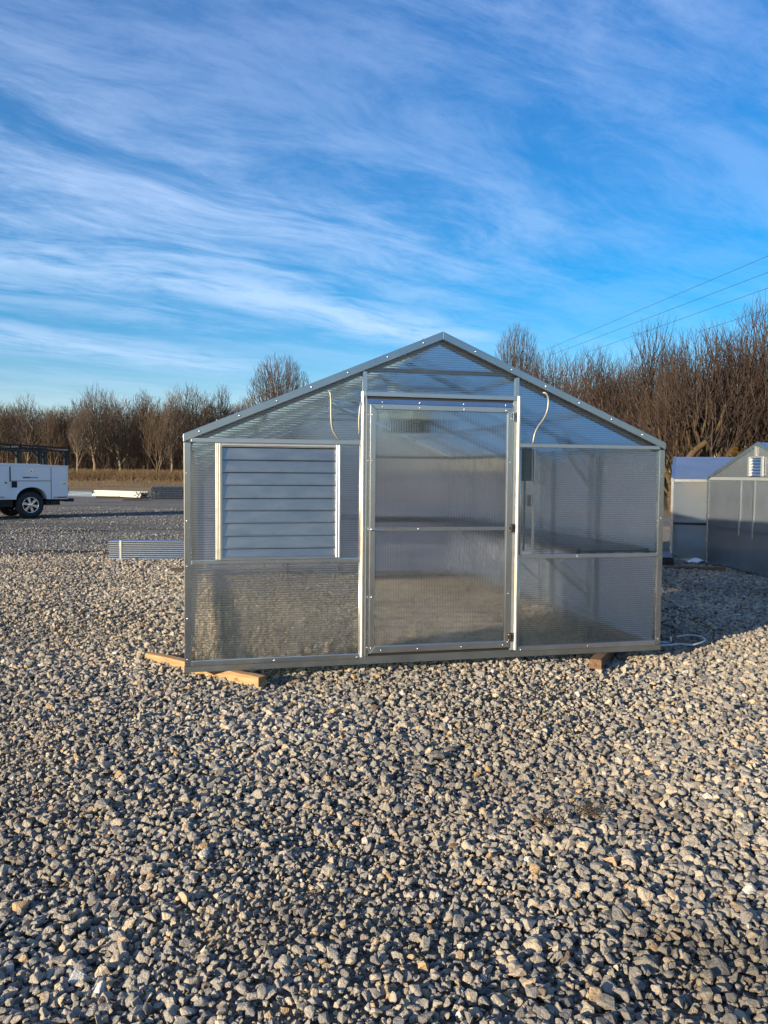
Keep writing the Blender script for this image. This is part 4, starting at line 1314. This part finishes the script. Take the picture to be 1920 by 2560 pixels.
wheel(0.0, YN - 0.14, 1)
wheel(0.0, YF + 0.14, -1)
wheel(3.65, YN - 0.14, 1)
wheel(3.65, YF + 0.14, -1)
# ladder rack
rk = thing('ladder_rack', None, None)
rk.parent = tk
for y in (YN - 0.06, YF + 0.06):
    MB().bar((-1.36, y, 2.42), (4.3, y, 2.62), 0.055).bar((-1.36, y, 2.305), (4.3, y, 2.47), 0.055).build('rack_rail', M['black'], rk)
    mb = MB()
    for x in (-1.33, -0.55, 0.34, 0.62, 1.5, 2.6):
        zt = 2.42 + (x + 1.36) / 5.66 * 0.2
        mb.bar((x, y, zt - 0.12), (x, y, zt), 0.045)
    mb.build('rack_spacer', M['black'], rk)
    for x, zt in ((-1.22, 2.31), (-0.29, 2.33), (1.85, 2.38)):
        MB().bar((x, y, 1.80), (x, y, zt), 0.085).bar((x - 0.10, y, 1.82), (x - 0.09, y, zt - 0.03), 0.04).bar((x, y, 2.08), (x + 0.24, y, zt), 0.055).build('rack_post', M['black'], rk)
MB().bar((-1.34, YF + 0.06, 2.37), (-1.34, YN - 0.06, 2.37), 0.05).bar((0.3, YF + 0.06, 2.44), (0.3, YN - 0.06, 2.44), 0.05) \
    .bar((1.8, YF + 0.06, 2.50), (1.8, YN - 0.06, 2.50), 0.05).bar((3.2, YF + 0.06, 2.55), (3.2, YN - 0.06, 2.55), 0.05).build('rack_crossbar', M['black'], rk)
# cab (beyond the left edge of the picture)
cabp = [(2.05, 0.62), (3.05, 0.62), (3.12, 1.0), (3.65, 1.12), (4.18, 1.0), (4.25, 0.62), (4.75, 0.62), (4.80, 1.20), (4.70, 1.38), (3.55, 1.47), (2.95, 2.10), (2.20, 2.12), (2.06, 1.45)]
MB().prism(cabp, YN - 0.04, YF + 0.04).build('cab', M['white_paint'], tk, bevel=0.04)
for y0, y1 in ((YN - 0.039, YN - 0.030), (YF + 0.030, YF + 0.039)):
    MB().prism([(2.25, 1.50), (3.35, 1.50), (2.90, 2.02), (2.30, 2.03)], y0, y1).build('side_window', M['glass_dark'], tk)
MB().bar((3.42, YN - 0.15, 1.62), (3.02, YN - 0.15, 2.06), 0.01).build('wiper', M['black'], tk)
ws_ = [(3.56, YN - 0.16, 1.485), (3.56, YF + 0.16, 1.485), (2.985, YF + 0.2, 2.085), (2.985, YN - 0.2, 2.085)]
ws_ += [(a + 0.012, b, c + 0.012) for a, b, c in ws_]
MB().add(ws_, [(0, 1, 2, 3), (7, 6, 5, 4), (0, 4, 5, 1), (1, 5, 6, 2), (2, 6, 7, 3), (3, 7, 4, 0)]).build('windscreen', M['glass_dark'], tk)

# ------------------------------------------------------------------ bare winter trees


def grow_tree(seed, H, trunk_r, fork, blobs, n, direct=0.7, twigs=2, twig_len=0.06, rmin=0.009, lean=0.0, stems=1, up=0.5, taper=0.47):
    """branches that reach for points spread through the crown: every point joins the branch that serves it at least cost,
    limbs are as thick as what they carry. blobs: (x, y, z, rx, ry, rz, share) as fractions of the height"""
    r3 = np.random.default_rng(seed)
    P = []
    for x, y, z, rx, ry, rz, sh in blobs:
        k = int(n * sh)
        v = r3.normal(0, 1, (k, 3))
        v /= np.linalg.norm(v, axis=1)[:, None]
        v *= (r3.random(k) ** (1 / 2.6))[:, None]
        P.append(v * (rx, ry, rz) + (x, y, z))
    P = np.concatenate(P) * H
    P = P[P[:, 2] > fork * H * 0.8]
    nodes, par, plen = [], [], []
    for st in range(stems):
        a = st * 2.3 + r3.uniform(0, 1)
        sx, sy = (0.0, 0.0) if stems == 1 else (0.012 * H * math.cos(a), 0.012 * H * math.sin(a))
        dx, dy = (lean, 0.0) if stems == 1 else (0.10 * math.cos(a), 0.10 * math.sin(a))
        wob = r3.normal(0, 0.006 * H, (6, 2))
        for k in range(6):
            f = k / 5
            nodes.append((sx + dx * f * fork * H + wob[k, 0] * f, sy + dy * f * fork * H + wob[k, 1] * f, -0.15 + (fork * H + 0.15) * f))
            par.append(-1 if k == 0 else len(nodes) - 2)
            plen.append(f * fork * H)
    m_ = len(P)
    cost, best = np.full(m_, 1e9), np.zeros(m_, int)

    def relax(i):
        d = P - nodes[i]
        L = np.linalg.norm(d, axis=1)
        back = np.clip(-(d[:, 2]) / (L + 1e-6), 0, 1) * up
        c = L * (1 + back) + direct * plen[i]
        better = c < cost
        cost[better] = c[better]
        best[better] = i
    for i in range(len(nodes)):
        if i % 6 >= 2:
            relax(i)
    done = np.zeros(m_, bool)
    for _ in range(m_):
        j = int(np.argmin(np.where(done, 1e9, cost)))
        done[j] = True
        i = int(best[j])
        L = float(np.linalg.norm(P[j] - nodes[i]))
        nodes.append(tuple(P[j]))
        par.append(i)
        plen.append(plen[i] + L)
        cost[j] = 1e9
        relax(len(nodes) - 1)
        cost[done] = 1e9
    nodes = np.array(nodes)
    par = np.array(par)
    kids = np.bincount(par[par >= 0], minlength=len(nodes))
    load = np.where(kids == 0, 1.0 + twigs, 0.5)
    for i in range(len(nodes) - 1, -1, -1):
        if par[i] >= 0:
            load[par[i]] += load[i]
    tot = load.max()
    rad = np.maximum(trunk_r * (load / tot) ** taper, rmin)
    rad[(par < 0)] = rad[par < 0] * 1.25
    i = np.nonzero(par >= 0)[0]
    p, q = nodes[par[i]], nodes[i]
    r1 = rad[i]
    r0 = np.minimum(rad[par[i]], r1 * 1.3)
    segs = np.concatenate([p, q, r0[:, None], r1[:, None]], 1)
    c0 = np.array([0, 0, fork * H])
    tw = []
    ends = np.nonzero((kids <= 1) & (np.arange(len(nodes)) >= 6 * stems))[0]
    for e in ends:
        d = nodes[e] - nodes[par[e]]
        d /= np.linalg.norm(d) + 1e-6
        o_ = nodes[e] - c0
        o_ /= np.linalg.norm(o_) + 1e-6
        for _ in range(twigs if kids[e] == 0 else 1):
            t_ = d * 0.6 + o_ * 0.5 + r3.normal(0, 0.33, 3) + (0, 0, 0.25)
            t_ /= np.linalg.norm(t_)
            L = H * twig_len * r3.uniform(0.5, 1.3)
            mid = nodes[e] + t_ * L * 0.5
            t2 = t_ + r3.normal(0, 0.2, 3)
            tw.append((*nodes[e], *mid, rmin, rmin * 0.85))
            tw.append((*mid, *(mid + t2 * L * 0.5), rmin * 0.85, rmin * 0.5))
    thick = segs[:, 7] > max(trunk_r * 0.16, rmin * 1.6)
    tr, cr_ = segs[thick], np.concatenate([segs[~thick], np.array(tw)])
    k = H / max(cr_[:, 5].max(), cr_[:, 2].max())
    tr[:, :6] *= k
    cr_[:, :6] *= k
    return tr, cr_


class TreeKind:
    def __init__(self, bark, twig, **kw):
        tr, cr_ = grow_tree(**kw)
        V1, F1 = seg_tubes(tr[:, :8], 7)
        V2, F2 = seg_tubes(cr_[:, :8], 3)
        self.parts = []
        for nm, V_, F_, mt in (('trunk', V1, F1, bark), ('crown', V2, F2, twig)):
            o_ = np_mesh(nm, V_, F_, M[mt], smooth=True)
            self.parts.append(o_.data)
            bpy.data.objects.remove(o_)
        self.H = kw['H']


def blobs(seed, k, z0, z1, spread, size, flat=1.0):
    r5 = random.Random(seed)
    out_ = []
    for i in range(k):
        f = (i + 0.5) / k
        z = z0 + (z1 - z0) * f
        a = i * 2.4 + r5.uniform(0, 1)
        d = spread * r5.uniform(0.3, 1.0) * (0.55 + 0.45 * math.sin(math.pi * min(1, f * 0.9 + 0.15)))
        s_ = size * r5.uniform(0.75, 1.25)
        out_.append((d * math.cos(a), d * math.sin(a), z, s_, s_, s_ * 1.5 * flat, 1.0 / k))
    return out_


KINDS_ = {
    'tall': [TreeKind('bark_pale', 'twig_grey', seed=s, H=12.0, trunk_r=0.20, fork=0.30, blobs=blobs(s, 9, 0.40, 0.88, 0.18, 0.11), n=900, direct=0.75,
                      twigs=2, twig_len=0.075, rmin=0.016) for s in (3, 8, 21)],
    'forked': [TreeKind('bark', 'twig', seed=s, H=11.0, trunk_r=0.17, fork=0.22, blobs=blobs(s, 8, 0.34, 0.86, 0.19, 0.12), n=850, direct=0.8,
                        twigs=2, twig_len=0.08, rmin=0.016, stems=3) for s in (5, 14)],
    'round': [TreeKind('bark', 'twig', seed=s, H=12.0, trunk_r=0.27, fork=0.24, blobs=[(0, 0, 0.66, 0.225, 0.225, 0.30, 0.8), (0, 0, 0.62, 0.25, 0.25, 0.22, 0.2)], n=1900,
                       direct=0.9, twigs=2, twig_len=0.045, rmin=0.0125, up=0.9) for s in (4, 9)],
    'hedge': [TreeKind('bark_moss', 'twig_red', seed=s, H=8.5, trunk_r=0.26, fork=0.17, blobs=blobs(s, 9, 0.36, 0.84, 0.24, 0.14, 0.85), n=1250, direct=0.8,
                       twigs=2, twig_len=0.075, rmin=0.0078, stems=2, up=0.3, taper=0.51) for s in (6, 17, 33, 41)],
}


def plant(kind, idx, x, y, h, rz, label, group, cat='tree', name='bare_tree', wide=1.0):
    K = KINDS_[kind][idx % len(KINDS_[kind])]
    t_ = thing(name, label, cat, (x, y, float(zg(x, y)) - 0.05), rz, group)
    s = h / K.H
    t_.scale = (s * wide, s * wide, s)
    t_.rotation_euler = (r4.gauss(0, 0.035), r4.gauss(0, 0.035), rz)
    for nm, me in zip(('trunk', 'crown'), K.parts):
        o_ = bpy.data.objects.new(nm, me)
        C.objects.link(o_)
        o_.parent = t_
    return t_


r4 = random.Random(77)
LG = 'bare trees along the field beyond the road'
LROW = 'bare grey brown tree in the row beyond the road at left'
left_row = [  # photo x, photo y of the top, distance, kind, label
    (-40, 985, 104, 'tall', None), (14, 992, 108, 'forked', None), (40, 985, 112, 'tall', None), (68, 985, 106, 'tall', 'bare tree with a fan of upright branches above the truck rack'),
    (104, 992, 110, 'tall', None), (132, 998, 104, 'forked', None), (160, 1012, 112, 'forked', None),
    (192, 1010, 100, 'tall', None), (236, 962, 104, 'tall', 'tallest bare tree standing behind the rear of the white truck'), (266, 975, 110, 'forked', None), (300, 992, 106, 'tall', None), (338, 985, 112, 'tall', None),
    (366, 987, 108, 'forked', None), (396, 998, 100, 'forked', 'pale many stemmed bare tree behind the dark pipe pile'), (428, 965, 104, 'tall', 'tall bare tree just left of the large greenhouse corner'),
    (456, 985, 110, 'tall', None), (486, 968, 106, 'tall', None), (520, 1000, 112, 'tall', None), (556, 975, 108, 'forked', None), (596, 968, 110, 'tall', None), (636, 985, 106, 'tall', None),
    (690, 1000, 110, 'tall', None)]
for i, (u, v, Y, kd, lab) in enumerate(left_row):
    q = at(u, v, Y)
    h_ = (q.z - float(zg(0, Y))) * (1.06 if lab else r4.uniform(0.84, 1.10))
    plant(kd, i, q.x, Y, h_, r4.uniform(0, 6.28), lab or LROW, LG, wide=r4.uniform(0.85, 1.15))
for i in range(44):                                     # the second row showing between them
    u = -60 + i * 18.5 + r4.uniform(-9, 9)
    Y = r4.uniform(120, 138)
    q = at(u, r4.uniform(985, 1040), Y)
    plant(r4.choice(['tall', 'forked', 'forked']), i, q.x, Y, q.z - float(zg(0, Y)), r4.uniform(0, 6.28), LROW, LG, wide=r4.uniform(0.9, 1.3))
q = at(703, 880, 72)
plant('round', 0, q.x, 72, q.z - float(zg(0, 72)), 1.0, 'round-crowned bare tree rising behind the left roof slope of the greenhouse', None)
q = at(1285, 802, 58)
plant('round', 1, q.x, 58, q.z - float(zg(0, 58)), 2.6, 'upright bare tree rising behind the right roof slope of the greenhouse', None, wide=0.62)
RG = 'bare hedge trees behind the small greenhouses'
RROW = 'tangled bare tree in the mossy row behind the greenhouses at right'
right_row = [(1330, 905, 52, None), (1395, 878, 46, None), (1440, 880, 44, None), (1490, 868, 42, None), (1545, 858, 40, None), (1585, 862, 42, None), (1632, 815, 38, 'hedge tree with high tip left of centre in the right row'),
             (1690, 838, 36, None), (1740, 828, 38, None), (1790, 822, 35, None), (1835, 815, 37, None), (1890, 758, 36, 'tallest hedge tree at the right edge of the photo'), (1950, 770, 36, None), (2010, 790, 38, None)]
for i, (u, v, Y, lab) in enumerate(right_row):
    q = at(u, v, Y)
    plant('hedge', i, q.x, Y, (q.z - float(zg(0, Y))) * r4.uniform(0.98, 1.08), r4.uniform(0, 6.28), lab or RROW, RG, wide=r4.uniform(0.8, 1.0))
for i in range(6):
    u = 1310 + i * 115 + r4.uniform(-15, 15)
    Y = r4.uniform(52, 64)
    q = at(u, r4.uniform(870, 930) - max(0, (u - 1500)) * 0.08, Y)
    plant('hedge', i + 1, q.x, Y, (q.z - float(zg(0, Y))) * 1.0, r4.uniform(0, 6.28), RROW, RG, wide=r4.uniform(0.8, 1.05))

# leaning dead limb before the right hedge row
p0 = at(1715, 1160, 34)
V, Fq = seg_tubes([(*(at(a[0], a[1], 34)), *(at(b[0], b[1], 34)), ra, rb) for a, b, ra, rb in (
    ((1690, 1190), (1735, 1128), .17, .15), ((1735, 1128), (1775, 1098), .15, .12), ((1775, 1098), (1800, 1060), .12, .09), ((1800, 1060), (1815, 1010), .09, .05),
    ((1775, 1098), (1790, 1070), .06, .04), ((1790, 1070), (1788, 1010), .04, .02))], 8)
tag(np_mesh('leaning_trunk', V, Fq, M['bark_moss'], smooth=True), 'thick leaning mossy trunk behind the roof of the milky greenhouse', 'tree trunk')

# thickets: stems and brush that nobody could count
def brush(name, label, spots, hmin, hmax, mat, seed, rad=0.012, fan=0.25, nseg=3, forks=2):
    r5 = random.Random(seed)
    segs = []
    for x, y in spots:
        h_ = r5.uniform(hmin, hmax)
        p = Vector((x, y, float(zg(x, y)) - 0.05))
        d = Vector((r5.gauss(0, fan), r5.gauss(0, fan), 1)).normalized()
        r_ = rad * r5.uniform(0.6, 1.6)
        for k in range(nseg):
            d = (d + Vector((r5.gauss(0, 0.14), r5.gauss(0, 0.14), 0.05))).normalized()
            q_ = p + d * (h_ / nseg)
            segs.append((*p, *q_, r_ * (1 - k / nseg * 0.7), r_ * (1 - (k + 1) / nseg * 0.7)))
            for _ in range(forks):
                e = (d + Vector((r5.gauss(0, 0.5), r5.gauss(0, 0.5), r5.uniform(0, 0.3)))).normalized()
                segs.append((*q_, *(q_ + e * h_ * r5.uniform(0.15, 0.35)), r_ * 0.55, r_ * 0.25))
            p = q_
    V_, F_ = seg_tubes(segs, 3)
    return tag(np_mesh(name, V_, F_, M[mat]), label, name.replace('_', ' '), kind='stuff')


brush('thicket', 'brown leafless undergrowth among the far trees', [(r4.uniform(-72, -12), r4.uniform(106, 150)) for _ in range(4600)], 1.5, 6.0, 'twig', 1, 0.018, 0.16, 3, 3)
brush('hedge_brush', 'dense brown brush under the hedge trees at right', [(r4.uniform(8, 42), r4.uniform(34, 66)) for _ in range(1600)], 0.8, 2.4, 'twig_red', 2, 0.011, 0.35, 3, 3)
brush('distant_wood', 'far mass of bare brown stems behind the tree row', [(r4.uniform(-110, 0), r4.uniform(142, 185)) for _ in range(7000)], 3.0, 7.5, 'twig', 9, 0.035, 0.14, 3, 2)
# tall dry grass along the foot of the far trees
rg = np.random.default_rng(4)
n = 26000
gx = rg.uniform(-70, -8, n)
gy = np.where(rg.random(n) < 0.75, rg.normal(100, 4.5, n), rg.uniform(70, 112, n))
hh = np.where(np.abs(gy - 100) < 9, rg.uniform(0.5, 1.5, n), rg.uniform(0.1, 0.35, n))
d = rg.normal(0, 0.22, (n, 2)) * hh[:, None]
z0 = zg(gx, gy) - 0.03
V, Fq = seg_tubes(np.stack([gx, gy, z0, gx + d[:, 0], gy + d[:, 1], z0 + hh, np.full(n, 0.030), np.full(n, 0.008)], 1), 3)
tag(np_mesh('tall_grass', V, Fq, M['grass']), 'tall dry golden grass along the foot of the far trees', 'grass', kind='stuff')


# rusty cedar behind the small greenhouse
def cedar(x, y, h_, label):
    t_ = thing('cedar_shrub', label, 'shrub', (x, y, 0))
    r6 = random.Random(int(x * 10))
    MB().tube([(0, 0, -0.05), (0.05, 0, h_ * 0.5), (0, 0.03, h_ * 0.9)], [0.09, 0.06, 0.02], 7).build('trunk', M['bark'], t_)
    vs, fs = [], []
    for _ in range(5200):
        f = r6.random() ** 0.8
        rr = (1.0 - f * 0.85) * h_ * 0.38 * math.sqrt(r6.random()) * (0.75 + 0.35 * math.sin(5 * f * 6 + r6.random()))
        a = r6.uniform(0, 6.28)
        c = Vector((rr * math.cos(a), rr * math.sin(a), 0.15 + f * h_ * 0.95))
        e1 = Vector((r6.gauss(0, 1), r6.gauss(0, 1), r6.gauss(0, 1))).normalized() * 0.10
        e2 = Vector((r6.gauss(0, 1), r6.gauss(0, 1), r6.gauss(0, 1))).normalized() * 0.025
        b_ = len(vs)
        vs += [c - e1 - e2, c + e1 - e2 * .3, c + e1 + e2 * .3, c - e1 + e2]
        fs.append((b_, b_ + 1, b_ + 2, b_ + 3))
    np_mesh('foliage', np.array([tuple(q_) for q_ in vs]), np.array(fs), M['cedar'], t_)


q = at(1838, 1100, 31)
cedar(q.x, 31, 2.7, 'rusty brown cedar bush behind the gable of the small vented greenhouse')
q = at(1800, 1120, 33)
cedar(q.x, 33, 2.3, 'lower olive cedar bush left of the rusty one behind the milky greenhouse')

# ------------------------------------------------------------------ power lines
pole = at(1292, 905, 92)
for i, (uu, vv, Y, uf, vf, lab) in enumerate((
        (1920, 640, 30, 1368, 873, 'topmost power line crossing the sky at upper right'),
        (1920, 681, 30, 1471, 852, 'middle of the three upper power lines at right'),
        (1920, 720, 30, 1554, 850, 'lowest of the three upper power lines, just over the right trees'),
        (1920, 772, 33, 1760, 825, 'power line grazing the tips of the right trees'),
        (1920, 857, 33, 1499, 960, 'dark power line running in front of the right trees'))):
    a = at(uu, vv, Y)
    d0 = ray(uf, vf)
    tt = (a.z - CAM_H) / d0.z
    b = Vector((0, 0, CAM_H)) + d0 * tt                  # same height further off
    d = b - a
    r_ = 0.008
    if i == 4:
        a = at(uu, vv, 30); b = at(uf, vf, 31); d = b - a
    p0, p1 = a - d * 0.8, a + d * (1.35 if i < 3 else 1.15)
    L = (p1 - p0).length
    path = []
    for k in range(25):
        f = k / 24
        path.append(p0.lerp(p1, f) + Vector((0, 0, 0)))
    tag(MB().tube(path, r_ if i < 4 else 0.009, 6).build('power_line', M['wire'], smooth=True), lab, 'power line', 'power lines over the hedge trees')
